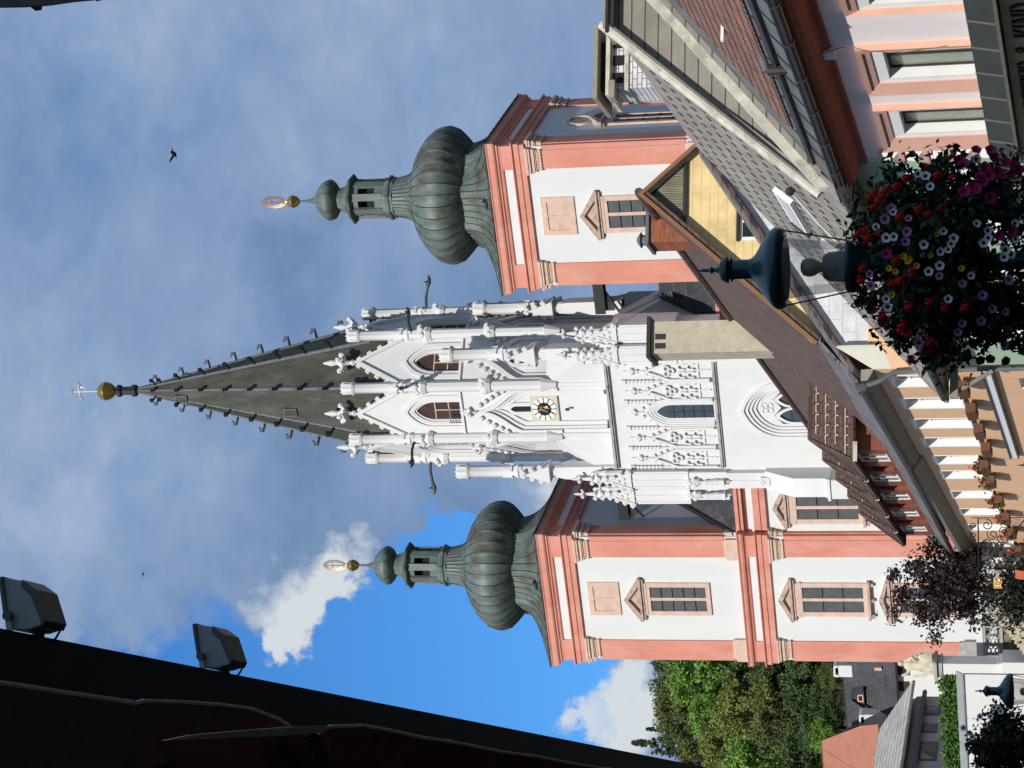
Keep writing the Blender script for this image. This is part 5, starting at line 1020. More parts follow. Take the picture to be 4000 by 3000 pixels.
for (p0, p1) in (((3616, 2764), (3668, 2790)), ((3604, 2832), (3656, 2857)), ((3592, 2902), (3660, 2966))):
    A_ = hit(AZC, *p0, 0, a2); Z_ = hit(AZC, p1[0], p0[1], 0, a2); C_ = hit(AZC, p0[0], p1[1], 0, a2); b = NB_(); b.box(a2 + .001, a2 + .03, min(A_.y, C_.y) - .15, max(A_.y, C_.y) + .15, Z_.z - .12, A_.z + .1, 0); b.box(a2 + .031, a2 + .05, min(A_.y, C_.y), max(A_.y, C_.y), Z_.z, A_.z - .05, 1); b.build('window', [M['blue_grey'], M['glass_w']], lh)
# red sheet roofed house between
eb2 = 146.0; e2 = hit(AZC, 3420, 2920, 1, eb2); q2 = hp(AZC, 3207, 2920, (0, eb2, e2.z), (0, -1, 1))
rh = empty('red_roofed_house', wpt(AZC, (e2.x, eb2, 10)), -R(AZC), 'house with a plain rust red sheet metal roof below the trees', 'house'); X0 = Matrix.Translation((-e2.x, -eb2, -10)); g1 = hp(AZC, 3206, 2895, (0, eb2, e2.z), (0, -1, 1)); g2 = hp(AZC, 3360, 2836, (0, eb2, e2.z), (0, -1, 1)); g3 = hp(AZC, 3440, 2836, (0, eb2, e2.z), (0, -1, 1)); xl = g1.x - 14
b = MB(); b.X = X0; b.slab([(xl, eb2 - .3, e2.z - .3), (g3.x, eb2 - .3, e2.z - .3), (g2.x, g2.y, g2.z), (g1.x, g1.y, g1.z), (xl, g1.y, g1.z)], .15); b.slab([(xl, g1.y, g1.z), (g1.x, g1.y, g1.z), (g1.x, 2 * g1.y - eb2, e2.z), (xl, 2 * g1.y - eb2, e2.z)], .15)
for i in range(9): x = g1.x - .6 - i * 1.55; b.tube([(x, eb2 - .25, e2.z - .22), (x, g1.y, g1.z + .03)], .03, 4)
b.build('sheet_roof', M['sheet_red'], rh)
b = MB(); b.X = X0; b.box(xl + .3, g1.x - .6, eb2 + .3, 2 * g1.y - eb2 - .5, 9, e2.z - .2); b.build('wall', M['cream'], rh)
# white wall, coping and creeper in front of the grey house
WB = 121.0; w0 = hit(0, 3762, 2650, 1, WB); w1 = hit(0, 3776, 3000, 1, WB)
ww = empty('white_garden_wall', wpt(0, (w0.x, WB, 4)), 0, 'bright white rendered garden wall with a sloped grey coping, left of the pillar', 'wall'); X0 = Matrix.Translation((-w0.x, -WB, -4))
b = MB(); b.X = X0; b.prism([(w0.x + .2, 0), (w0.x + .2, w0.z), (w1.x - 14, w1.z - .5), (w1.x - 14, 0)], WB, WB + .5, 'xz'); xs_ = hit(0, 3800, 2808, 1, WB).x; b.build('wall', M['white'], ww)
b = MB(); b.X = X0; b.box(xs_ - .02, xs_ + .03, WB - .02, WB - .001, 0, w0.z - .35); b.build('joint', M['stone_grey'], ww)
zc0, zc1 = hit(0, 3734, 2650, 1, WB + .9).z, hit(0, 3748, 3000, 1, WB + .9).z
b = MB(); b.X = X0; b.slab([(w1.x - 14, WB - .12, w1.z - .46), (w0.x + .25, WB - .12, w0.z + .04), (w0.x + .25, WB + .9, zc0), (w1.x - 14, WB + .9, zc1 - .5)], .07); b.build('coping', mat('grey_coping', (.33, .35, .34), .8, .15, 2, bump=.3, bscale=8), ww)
def leafmesh(b, pts, size, m=0, jit=1.0, up=.0):
    for p in pts:
        d = Vector((random.gauss(0, 1), random.gauss(0, 1), random.gauss(0, 1) + up)).normalized(); u = d.orthogonal().normalized(); u.rotate(Matrix.Rotation(random.uniform(0, 6.28), 3, d)); s = size * random.uniform(.6, 1.35); w = d.cross(u)
        b.add([tuple(p - u * s), tuple(p + w * s * .55 + d * s * .1), tuple(p + u * s), tuple(p - w * s * .55 + d * s * .1)], [(0, 1, 2, 3)], m if not callable(m) else m(p))
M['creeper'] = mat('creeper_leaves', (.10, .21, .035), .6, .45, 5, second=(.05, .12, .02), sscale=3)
M['creeper2'] = mat('creeper_dark_leaves', (.055, .13, .022), .6, .4, 5)  # darker leaf tone, mixed in at random
random.seed(21); b = MB(); P = []
t0, b0_ = hit(0, 3672, 2655, 1, WB + 1.3), hit(0, 3738, 2655, 1, WB + 1.3); t1, b1_ = hit(0, 3692, 3000, 1, WB + 1.3), hit(0, 3750, 3000, 1, WB + 1.3)
for i in range(5200):
    f = random.uniform(-.05, 1.35); g = random.random(); top = t0.z + (t1.z - t0.z) * f + .12 * sin(f * 31) + .08 * sin(f * 77); bot = b0_.z + (b1_.z - b0_.z) * f - .1
    P.append(Vector((t0.x + (t1.x - t0.x) * f, WB + 1.3 + random.gauss(0, .18), bot + (top - bot) * g ** .9 + random.gauss(0, .05))))
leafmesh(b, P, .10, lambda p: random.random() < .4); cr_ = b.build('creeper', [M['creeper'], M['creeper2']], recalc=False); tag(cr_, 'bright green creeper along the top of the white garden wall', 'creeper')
# ================================================================== trees
def crown_mesh(name, seed, n, leaf, shape='round', clumps=40, cl=.22):
    """unit crown: leaf faces gathered in clumps through the crown's volume, with gaps between"""
    random.seed(seed); b = MB(); P = []; C = []
    for i in range(clumps):
        d = Vector((random.gauss(0, 1), random.gauss(0, 1), random.gauss(0, 1))).normalized(); r = random.uniform(.45, .98)
        if shape == 'cone':
            h = random.random() ** 1.25; rr = (1 - h) * .46 * random.uniform(.55, 1.05) + .03; t = random.uniform(0, 6.28); c = Vector((rr * cos(t), rr * sin(t), -1 + 2.05 * h)); s = cl * (1.1 - .75 * h)
        else:
            c = d * r; c.z = c.z * .95 + .05; s = cl * random.uniform(.65, 1.25)
        C.append((c, s))
    per = n // clumps
    for c, s in C:
        for i in range(per):
            d = Vector((random.gauss(0, 1), random.gauss(0, 1), random.gauss(0, .8))).normalized() * s * random.random() ** .4
            if shape == 'cone': d.z = d.z * .45 - d.xy.length * .5
            P.append(c + d)
    leafmesh(b, P, leaf, lambda p: (2 if random.random() < .2 else (1 if random.random() < .45 else 0)), up=.6)
    o = b.build(name, [M['leaf_a'], M['leaf_a'], M['leaf_a']], recalc=False); me = o.data; bpy.data.objects.remove(o); return me
def leafset(k, a, c, d):
    return [mat('leaf_%s_%d' % (k, i), col, .6, .35, 1.3, spec=.35) for i, col in enumerate((a, c, d))]
M['leaf_a'] = mat('leaf', (.05, .09, .02), .6)
LS = {'bright': leafset('bright', (.16, .30, .045), (.11, .22, .032), (.22, .36, .07)), 'olive': leafset('olive', (.125, .155, .04), (.085, .11, .03), (.18, .20, .06)), 'dark': leafset('dark', (.07, .115, .032), (.045, .08, .024), (.11, .155, .05)), 'conifer': leafset('conifer', (.06, .085, .033), (.04, .06, .024), (.09, .12, .05)), 'yellow': leafset('yellow', (.19, .22, .045), (.13, .155, .035), (.25, .27, .07))}
CM = [crown_mesh('crown', 30 + i, 8400, .046, 'round', 70, .24) for i in range(3)]; CC = [crown_mesh('crown', 50 + i, 7200, .038, 'cone', 120, .14) for i in range(2)]
M['bark'] = mat('bark', (.07, .055, .042), .95, .3, 8, streak=.2, bump=.6, bscale=18)
b = MB(); b.tube([(0, 0, 0), (.02, 0, .4), (-.01, .02, .8), (.02, 0, 1.0)], [.055, .042, .03, .012], 9)
for t in range(5): b.tube([(0, 0, .5 + .07 * t), (.2 * cos(t * 2.4), .2 * sin(t * 2.4), .68 + .07 * t)], [.02, .006], 5)
tm = b.build('trunk', M['bark']); TM = tm.data; bpy.data.objects.remove(tm)
def tree(name, px, py, rpx, dist, kind, label, grp, asp=1.0, seed=0):
    c = wpt(0, hit(0, px, py, 1, dist)); r = rpx / FPX * dist; g = hf(c.x, c.y) if dist > 185 else gh_(c.x, c.y)
    e = empty(name, (c.x, c.y, min(g, c.z - r * 1.3)), seed * 1.7, label, 'tree', grp); base = e.location.z
    me = (CC if kind == 'conifer' else CM)[seed % (2 if kind == 'conifer' else 3)].copy(); me.materials.clear()
    for m_ in LS[kind]: me.materials.append(m_)
    k = bpy.data.objects.new('crown', me); SC.collection.objects.link(k); k.parent = e; k.location = (0, 0, c.z - base); k.scale = (r, r, r * asp)
    t = bpy.data.objects.new('trunk', TM); SC.collection.objects.link(t); t.parent = e; hgt = max(1, c.z - base + r * asp * .5); t.scale = (r * 1.8, r * 1.8, hgt)
    return e
TREES = [
 ('deciduous_tree', 2760, 2640, 150, 215, 'bright', 'broad fresh green tree nearest the left tower, brightest on the hill', 1.0),
 ('deciduous_tree', 2790, 2800, 105, 212, 'bright', 'smaller fresh green tree left of the brightest tree', 1.1),
 ('deciduous_tree', 2690, 2560, 130, 235, 'olive', 'olive tree behind the left tower edge below the skyline', 1.0),
 ('deciduous_tree', 2660, 2700, 120, 260, 'olive', 'olive green tree high on the hill above the bright tree', 1.0),
 ('deciduous_tree', 2650, 2800, 110, 262, 'olive', 'olive green skyline tree right of the lone spruce tip', 1.0),
 ('deciduous_tree', 2660, 2590, 110, 270, 'dark', 'dark skyline tree touching the left tower', 1.0),
 ('deciduous_tree', 2950, 2650, 130, 205, 'olive', 'olive tree in mid slope beside the tower below the bright tree', 1.0),
 ('deciduous_tree', 2900, 2780, 120, 202, 'yellow', 'yellow green tree in the middle of the slope', 1.0),
 ('deciduous_tree', 2860, 2910, 130, 206, 'yellow', 'yellow green tree at the left edge of the slope', 1.0),
 ('deciduous_tree', 3060, 2600, 130, 194, 'dark', 'deep green tree above the slate roof next to the tower', 1.0),
 ('deciduous_tree', 3040, 2740, 130, 193, 'olive', 'olive tree just above the slate roof chimney', 1.0),
 ('deciduous_tree', 3170, 2690, 120, 186, 'dark', 'dark tree directly behind the slate roof ridge', 1.0),
 ('deciduous_tree', 3060, 2870, 130, 191, 'olive', 'olive tree above the red sheet roof', 1.0),
 ('deciduous_tree', 3140, 2980, 140, 188, 'dark', 'dark green tree left behind the red sheet roof', 1.0),
 ('deciduous_tree', 2960, 3010, 150, 197, 'bright', 'fresh green tree at the lower left edge of the wood', 1.0),
 ('deciduous_tree', 2760, 2960, 120, 225, 'olive', 'brownish olive tree under the black eave line', 1.0),
 ('deciduous_tree', 3200, 2840, 100, 184, 'dark', 'small dark tree between the slate roof and the red sheet roof', 1.0),
 ('deciduous_tree', 3240, 2570, 110, 190, 'olive', 'olive tree squeezed between slate roof and tower', 1.0),
 ('shrub_tree', 3262, 2640, 70, 183, 'olive', 'low shrubby tree behind the arched chimney of the slate roof', .9),
 ('shrub_tree', 3262, 2760, 75, 183, 'dark', 'low shrubby tree behind the middle of the slate roof ridge', .9),
 ('shrub_tree', 3225, 2870, 75, 182, 'bright', 'low fresh green tree behind the red sheet roof corner', .9),
 ('deciduous_tree', 2880, 2570, 110, 222, 'bright', 'fresh green tree half hidden behind the left tower', 1.0)]
for i, t in enumerate(TREES): tree(t[0], t[1], t[2], t[3], t[4], t[5], t[6], 'trees on the hill', t[7], i)
SPR0 = [(2560, 2905, 130, 300, 'lone tall spruce rising above the skyline', 1.5), (2640, 2940, 120, 290, 'spruce just left of the tallest spruce', 1.3), (2600, 2850, 80, 310, 'slim spruce just right of the tallest spruce', 1.4), (2590, 2740, 70, 320, 'spruce tip on the skyline midway along the hill', 1.3), (2580, 2660, 70, 320, 'spruce tip on the skyline nearer the tower', 1.3), (2590, 2590, 70, 320, 'spruce tip on the skyline beside the tower', 1.3), (2600, 2795, 70, 318, 'short spruce tip right of the slim spruce', 1.3)]
tops = [2462, 2540, 2520, 2545, 2548, 2535, 2552]
SPR = [(tp + t[2] * .95 * t[5] * 1.05,) + t[1:] for tp, t in zip(tops, SPR0)]
for i, t in enumerate(SPR): tree('spruce_tree', t[0], t[1], t[2] * .95, t[3], 'conifer', t[4], 'spruces on the skyline', t[5], i)
# copper leaved tree at the far end of the hotel
def dark_tree():
    c = wpt(0, hit(0, 3705, 2300, 1, 124)); e = empty('copper_tree', (c.x, c.y, gh_(c.x, c.y)), 0, 'dark copper leaved tree at the far end of the apricot hotel', 'tree'); z0 = c.z - e.location.z
    random.seed(77); b = MB(); P = []; 
    for i in range(74):
        d = Vector((random.gauss(0, 1), random.gauss(0, 1), random.gauss(0, 1))).normalized() * random.uniform(.3, 1.05) ; cc = Vector((d.x * 2.5, d.y * 2.3, d.z * 3.1)); s = random.uniform(.35, .75)
        for k in range(105): P.append(cc + Vector((random.gauss(0, .5), random.gauss(0, .5), random.gauss(0, .45))) * s + Vector((0, 0, z0)))
    leafmesh(b, P, .115, lambda p: random.random() < .3); b.build('crown', [mat('copper_leaf', (.020, .011, .011), .55, .4, 2), mat('copper_leaf_pale', (.040, .024, .020), .55, .4, 2)], e, recalc=False)
    b = MB(); b.tube([(0, 0, 0), (.05, 0, z0 * .4), (0, .05, z0), (.1, 0, z0 + 1.5)], [.22, .18, .12, .03], 9)
    for t in range(7): b.tube([(0, 0, z0 * .5 + .2 * t), (1.3 * cos(t * 2.4), 1.3 * sin(t * 2.4), z0 * .5 + 1.2 + .25 * t)], [.08, .02], 6)
    b.build('trunk', M['bark'], e)
dark_tree()
# small things round the copper tree
c = hit(0, 3898, 2277, 1, 118); b = MB(); b.box(-.26, .26, -.05, .05, -.2, .2); b.box(-.04, .04, -.04, .04, .2, .6, 1)
for i in range(7): b.ball((random.uniform(-.2, .2), -.06, random.uniform(-.15, .15)), random.uniform(.04, .08), 6, 2, (1, .3, 1))
gs = b.build('hanging_sign', [M['gold_dull'], M['iron'], M['gold']], loc=wpt(0, c)); tag(gs, 'small gilded hanging sign in the shade under the copper tree', 'sign')
c = hit(0, 3982, 2245, 1, 116); b = MB(); b.slab([(-.2, -.3, -.1), (.2, -.3, -.1), (.2, .3, .2), (-.2, .3, .2)], .05); b.box(-.2, .2, -.3, -.27, -.3, -.1); oa = b.build('orange_awning', mat('orange_cloth', (.50, .13, .05), .8, .1, 3), loc=wpt(0, c)); tag(oa, 'small orange awning near the far corner of the apricot hotel', 'awning')
c = hit(0, 3975, 2330, 1, 119); e = empty('dark_foliage', (wpt(0, c).x, 119, gh_(0, 119)), 0, 'dark leafy mass beside the stairs under the copper tree', 'bush'); b = MB(); random.seed(9); z0 = c.z - e.location.z
leafmesh(b, [Vector((random.gauss(0, .75), random.gauss(0, .6), z0 + random.gauss(0, .55))) for i in range(2600)], .11); b.build('foliage', mat('dark_leaf', (.014, .020, .011), .7, .4, 3), e, recalc=False)  # dark leaf mass filling the dark area beside the stairs
# ================================================================== street lamps, flowers, parasols, floodlights
M['lamp_green'] = mat('dark_green_enamel', (.011, .055, .056), .32, .25, 8, spec=.5, coat=.2)
M['lamp_brown'] = mat('brown_underside', (.05, .038, .028), .5, .2, 8)
M['bulb'] = mat('olive_bulb', (.34, .32, .17), .35, .12, 6, spec=.5)
def glass_clear():
    m = bpy.data.materials.new('lantern_glass'); m.use_nodes = True; nt = m.node_tree; nt.nodes.clear(); N = nt.nodes.new; L = nt.links.new
    o = N('ShaderNodeOutputMaterial'); t = N('ShaderNodeBsdfTransparent'); t.inputs[0].default_value = (.93, .93, .90, 1); g = N('ShaderNodeBsdfGlossy'); g.inputs['Roughness'].default_value = .06; d = N('ShaderNodeBsdfDiffuse'); d.inputs[0].default_value = (.85, .85, .78, 1)
    f = N('ShaderNodeFresnel'); f.inputs[0].default_value = 1.5; n = N('ShaderNodeTexNoise'); n.inputs['Scale'].default_value = 5; n.inputs['Detail'].default_value = 5; tc = N('ShaderNodeTexCoord'); L(tc.outputs['Object'], n.inputs[0])
    mr = N('ShaderNodeMapRange'); L(n.outputs['Fac'], mr.inputs[0]); mr.inputs[1].default_value = .45; mr.inputs[2].default_value = .75; mr.inputs[3].default_value = .10; mr.inputs[4].default_value = .45  # diffuse white patches stand in for bright reflections in the glass
    a = N('ShaderNodeMixShader'); fm = N('ShaderNodeMath'); fm.operation = 'MULTIPLY'; fm.inputs[1].default_value = .45; L(f.outputs[0], fm.inputs[0]); L(fm.outputs[0], a.inputs[0]); L(t.outputs[0], a.inputs[1]); L(g.outputs[0], a.inputs[2]); c = N('ShaderNodeMixShader'); L(mr.outputs[0], c.inputs[0]); L(a.outputs[0], c.inputs[1]); L(d.outputs[0], c.inputs[2]); L(c.outputs[0], o.inputs[0]); return m
M['lglass'] = glass_clear()
LD = 14.0; K = .4823
def zx(x): return hit(0, 2600 + K * x, 1046, 1, LD).z
zt = zx(265); kz = [zx(x) for x in (265, 300, 350, 370, 395, 410, 430, 455, 490, 505, 520, 535, 550, 680, 705, 735, 775, 810, 845, 868, 905, 945, 965)]
px2m = K / FPX * 14.05
lampx = hit(0, 3100, 1046, 1, LD).x
lp = empty('street_lamp', (lampx, LD, 0), 0, 'large dark green street lamp in the foreground rising out of the flower basket', 'street lamp', 'street lamps')
rr = [4, 12, 14, 32, 14, 22, 36, 85, 108, 110, 70, 104, 80, 80, 92, 125, 190, 245, 290, 318, 338, 336, 315]
b = MB(); b.lathe([(r * px2m, z) for r, z in list(zip(rr, kz))[7:]][::-1], 40, 0, True); b.build('lamp_hood', M['lamp_green'], lp, sharp=50)
b = MB(); b.lathe([(r * px2m, z) for r, z in list(zip(rr, kz))[:9]][::-1], 14, 0, True); b.build('finial', M['lamp_green'], lp)
b = MB(); z0, z1 = zx(900), zx(975); b.lathe([(262 * px2m, z1), (268 * px2m, z0)], 40, 0, True); b.build('reflector_rim', M['lamp_brown'], lp)
b = MB(); z0, z1 = zx(950), zx(1468); n = 40; vs = []
for z, r in ((z1, 192), (z0, 256)):
    for k in range(n): t = 2 * pi * k / n; vs.append((r * px2m * cos(t), r * px2m * sin(t), z))
b.add(vs, [(k, (k + 1) % n, n + (k + 1) % n, n + k) for k in range(n)], 0, True); b.build('lamp_glass', M['lglass'], lp)
for k in (0, 2): b = MB(); t = pi / 2 * k + .06; b.tube([(310 * px2m * cos(t), 310 * px2m * sin(t), zx(945)), (200 * px2m * cos(t), 200 * px2m * sin(t), zx(1515))], .0045, 6); b.build('stay_rod', M['lamp_green'], lp)
b = MB(); b.lathe([(10 * px2m, zx(1290)), (95 * px2m, zx(1282)), (120 * px2m, zx(1330)), (130 * px2m, zx(1470)), (120 * px2m, zx(1475))][::-1], 24, 0, True); b.lathe([(205 * px2m, zx(1468)), (215 * px2m, zx(1490)), (205 * px2m, zx(1515)), (150 * px2m, zx(1560)), (100 * px2m, zx(1640)), (70 * px2m, zx(1700)), (66 * px2m, zx(1900))][::-1], 28, 0, True); b.build('lamp_base', M['lamp_green'], lp, sharp=50)
b = MB(); b.lathe([(30 * px2m, zx(1285)), (40 * px2m, zx(1255)), (72 * px2m, zx(1200)), (76 * px2m, zx(1160)), (66 * px2m, zx(1118)), (36 * px2m, zx(1097)), (4 * px2m, zx(1092))][::-1], 24, 0, True); b.build('bulb', M['bulb'], lp)
b = MB(); b.lathe([(.12, 0), (.14, .05), (.10, .5), (.06, .6), (.05, 2.0), (.044, 2.9)], 16, 0, True); b.build('post', M['lamp_green'], lp)
for (px, py, d, lab) in ((3806, 2699, 33.0, 'teal street lamp with a pointed finial in front of the white garden wall'), (3972, 1817, 46.0, 'street lamp of which only the finial tip shows below the hotel planters')):
    c = copy_tree(lp); t = hit(0, px, py, 1, d); c.location = (t.x, d, t.z - zt); c['label'] = lab; c['group'] = 'street lamps'
# hanging flower basket round the post
M['fl_leaf'] = mat('basket_leaf', (.035, .065, .015), .6, .5, 14); M['fl_leaf2'] = mat('basket_leaf_dark', (.018, .034, .010), .6, .4, 14); M['fl_leaf3'] = mat('basket_leaf_light', (.05, .085, .02), .6, .4, 14)
bk = empty('flower_basket', (lampx, LD, zx(2300)), 0, 'big round hanging basket of petunias and geraniums on the foreground lamp post', 'flower basket'); bz = bk.location.z
def bp(px, py, d): 
    v = hit(0, px, py, 1, d); return Vector((v.x - lampx, d - LD, v.z - bz))
random.seed(4); P = []; 
cen = bp(3690, 1015, LD); RX_, RZ_ = .60, .50
for i in range(150):
    d = Vector((random.gauss(0, 1), random.gauss(0, 1), random.gauss(0, 1))).normalized(); r = random.uniform(.55, 1.0); c = Vector((d.x * RX_ * r, d.y * RX_ * r, d.z * RZ_ * r)) + cen
    if d.z < -.15 and Vector((c.x, c.y)).length < .22: continue
    s = random.uniform(.07, .14)
    for k in range(85): P.append(c + Vector((random.gauss(0, .55), random.gauss(0, .55), random.gauss(0, .55))) * s)
for i in range(46):     # trailing shoots below
    t = random.uniform(0, 6.28); r = random.uniform(.3, .58); c = cen + Vector((r * cos(t), r * sin(t), -.3))
    for k in range(60): f = random.random(); P.append(c + Vector((random.gauss(0, .035), random.gauss(0, .035), -.42 * f)))
b = MB(); leafmesh(b, P, .026, lambda p: 2 if random.random() < .10 else (1 if random.random() < .5 else 0)); b.build('foliage', [M['fl_leaf'], M['fl_leaf2'], M['fl_leaf3']], bk, recalc=False)
b = MB(); b.ball(tuple(cen), .30, 16, 0, (1, 1, .75)); b.build('moss_ball', M['fl_leaf2'], bk)
def petunia(name, col, eye, r):
    b = MB(); n = 20; vs = [(0, 0, 0)]; fs = []
    for rr_, zz in ((.42, .36), (.66, .50), (1.0, .56)):
        for k in range(n): t = 2 * pi * k / n; w = 1 + (.07 * cos(5 * t) if rr_ > .5 else 0); vs.append((rr_ * r * w * cos(t), rr_ * r * w * sin(t), zz * r + .05 * r * sin(10 * t) * (rr_ > .9)))
    for k in range(n): fs.append((0, 1 + k, 1 + (k + 1) % n))
    b.add(vs, fs, 1, True); b.f += [[1 + n * q + k, 1 + n * q + (k + 1) % n, 1 + n * (q + 1) + (k + 1) % n, 1 + n * (q + 1) + k] for q in range(2) for k in range(n)]; b.mi += [0] * (2 * n); b.sm += [True] * (2 * n)
    o = b.build(name, [col, eye], recalc=False); me = o.data; bpy.data.objects.remove(o); return me
def cluster(name, col, r):
    random.seed(8); b = MB()
    for i in range(46):
        d = Vector((random.gauss(0, 1), random.gauss(0, 1), random.gauss(0, 1))).normalized(); p = d * r * random.uniform(.55, 1); u = d.orthogonal().normalized(); w = d.cross(u); s = r * .34
        b.add([tuple(p - u * s), tuple(p - w * s + d * s * .3), tuple(p + u * s), tuple(p + w * s + d * s * .3)], [(0, 1, 2, 3)])
    o = b.build(name, col, recalc=False); me = o.data; bpy.data.objects.remove(o); return me
FE = mat('flower_eye', (.012, .008, .014), .6)
FM = {'white_petunia': petunia('white_petunia', mat('petal_white', (.80, .80, .76), .6, .06, 30), FE, .0285), 'lilac_petunia': petunia('lilac_petunia', mat('petal_lilac', (.42, .22, .36), .6, .15, 30), mat('petal_plum', (.12, .03, .13), .6), .029),
      'magenta_petunia': petunia('magenta_petunia', mat('petal_magenta', (.42, .012, .11), .6, .2, 30), mat('petal_magenta_eye', (.16, .004, .05), .6), .036), 'maroon_petunia': petunia('maroon_petunia', mat('petal_maroon', (.10, .012, .018), .6, .2, 30), FE, .034),
      'geranium': cluster('geranium', mat('petal_red', (.66, .028, .012), .6, .22, 30), .032), 'daisy': petunia('daisy', mat('petal_yellow', (.72, .46, .02), .6, .1, 30), mat('petal_orange', (.4, .16, .01), .6), .020)}
FL = {'white_petunia': [(680, 757), (783, 800), (783, 890), (710, 930), (805, 668), (868, 718), (856, 748), (838, 787), (487, 703), (440, 710), (370, 640), (1020, 620), (980, 957), (835, 1108), (437, 1107), (447, 1155), (1095, 715), (1065, 745), (1090, 665), (1198, 838), (1242, 818), (1265, 620), (1270, 720), (1310, 445), (1275, 485), (1312, 580), (640, 300), (690, 318), (722, 380), (1205, 790), (1015, 205), (480, 545)],
      'lilac_petunia': [(430, 590), (580, 590), (572, 672), (560, 737), (330, 945), (780, 960), (930, 1005), (1057, 1085), (925, 1265), (1050, 1245), (900, 1318), (470, 525), (650, 1390), (1200, 1405), (1230, 985), (1120, 1170), (1205, 1190), (340, 1020)],
      'geranium': [(790, 515), (705, 555), (640, 525), (520, 575), (385, 470), (350, 512), (430, 400), (330, 445), (500, 380), (300, 655), (312, 712), (390, 678), (278, 912), (270, 985), (495, 857), (600, 922), (470, 1005), (522, 988), (580, 1152), (815, 1160), (955, 1150), (710, 1130), (545, 1270), (572, 1335), (528, 1305), (718, 1385), (680, 1440), (592, 1500), (762, 308), (860, 322), (690, 250), (560, 330), (410, 1220), (250, 690), (360, 420), (410, 440), (935, 1170), (600, 950)],
      'daisy': [(760, 687), (720, 828), (585, 850), (545, 830), (495, 930), (455, 910), (920, 910), (632, 892), (470, 1080), (575, 862)],
      'magenta_petunia': [(1040, 325), (1100, 312), (1180, 312), (1240, 300), (1290, 270), (1010, 400), (940, 420), (1105, 455), (1245, 670), (1165, 700), (900, 215), (940, 240), (1015, 150), (1110, 152), (1125, 185), (1210, 235), (1070, 262), (440, 820), (985, 390), (1060, 345), (1150, 290), (1260, 250)],
      'maroon_petunia': [(700, 1430), (820, 1500), (950, 1480), (1110, 1488), (1205, 1502), (1040, 1498), (760, 1450), (880, 1440), (340, 1170), (300, 1120), (420, 1250), (260, 1130)]}
random.seed(12)
for nm, L_ in FL.items():
    for x, y in L_:
        px, py = 3200 + x * .603, 500 + y * .603
        q = ((px - 3690) / 440) ** 2 + ((py - 1015) / 430) ** 2; dep = LD - .66 * sqrt(max(.04, 1 - min(1, q) * .92)); p = bp(px, py, dep)
        o = bpy.data.objects.new(nm, FM[nm]); SC.collection.objects.link(o); o.parent = bk; o.location = p
        d = (Vector((0, -1, -.1)) * 1.0 + (p - cen) * .9 + Vector((random.uniform(-.35, .35), 0, random.uniform(-.35, .35)))).normalized(); o.rotation_euler = d.to_track_quat('Z', 'Y').to_euler(); s = random.uniform(.72, 1.0); o.scale = (s, s, s)
# dark basket beside the second lamp
c = hit(0, 3915, 2905, 1, 38.0); e = empty('plant_basket', (c.x, 38.0, c.z), 0, 'dark leafy hanging basket in shade beside the teal street lamp', 'flower basket'); random.seed(33); P = []
for i in range(80):
    d = Vector((random.gauss(0, 1), random.gauss(0, 1), random.gauss(0, 1))).normalized() * random.uniform(.4, 1); cc = Vector((d.x * .58, d.y * .5, d.z * .46)); s = random.uniform(.1, .2)
    for k in range(70): P.append(cc + Vector((random.gauss(0, .5), random.gauss(0, .5), random.gauss(0, .5))) * s)
b = MB(); leafmesh(b, P, .045, lambda p: 1 if p.z > .1 and random.random() < .35 else (2 if random.random() < .25 else 0)); b.build('foliage', [M['fl_leaf2'], mat('brown_leaf', (.06, .032, .012), .7, .4, 8), M['fl_leaf']], e, recalc=False)  # browner leaves scattered over the upper part
b = MB(); b.ball((0, 0, -.05), .36, 14, 0, (1, 1, .8)); b.build('moss_ball', M['fl_leaf2'], e)
for x, y, s in ((3765, 2845, 1), (3790, 2860, -1), (3830, 2800, 1), (3850, 2830, -1), (3885, 2765, 1), (3910, 2780, 1), (3870, 2800, 1), (3800, 2880, 1)):
    v = hit(0, x, y, 1, 37.7); o = bpy.data.objects.new('white_petunia', FM['white_petunia']); SC.collection.objects.link(o); o.parent = e; o.location = (v.x - c.x, -.3, v.z - c.z); o.rotation_euler = (R(80), 0, s * .4); o.scale = (1.7, 1.7, 1.7)
b = MB(); b.tube([(.45, 0, .1), (.84 - .6, 0, .8), (.5, 0, 1.0)], .015, 5)
# ------------------------------------------------------------------ dark shop canopy on the left with two floodlights
HZ = 7.5; P1 = hit(0, -300, 2412, 2, HZ); P2 = hit(0, 2860, 3023, 2, HZ); P1w, P2w = Vector((P1.x, P1.y, HZ)), Vector((P2.x, P2.y, HZ)); dr = (P2w - P1w); Ln = dr.length; az = atan2(dr.x, dr.y)
ca = empty('shop_canopy', P1w, -az, 'long black canopy beam along the upper left with brown cloth below', 'canopy')
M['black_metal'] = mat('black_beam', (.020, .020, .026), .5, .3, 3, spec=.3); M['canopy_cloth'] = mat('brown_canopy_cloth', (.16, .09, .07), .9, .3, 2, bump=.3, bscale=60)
b = MB(); b.box(-.34, 0, -6, Ln + 8, -.02, .0); b.box(-.30, -.006, -6, Ln + 8, -.16, -.021); b.box(-3.2, -.34, -6, Ln + 8, -.05, -.03); b.build('beam', M['black_metal'], ca)
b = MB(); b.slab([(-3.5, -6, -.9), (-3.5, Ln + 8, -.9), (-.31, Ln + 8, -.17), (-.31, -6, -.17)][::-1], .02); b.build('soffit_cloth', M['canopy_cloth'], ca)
b = MB(); b.box(-9.5, -3.4, -6, Ln + 8, -7.5, 5); b.build('shopfront', mat('dark_shopfront', (.10, .075, .06), .85, .2, 2), ca)
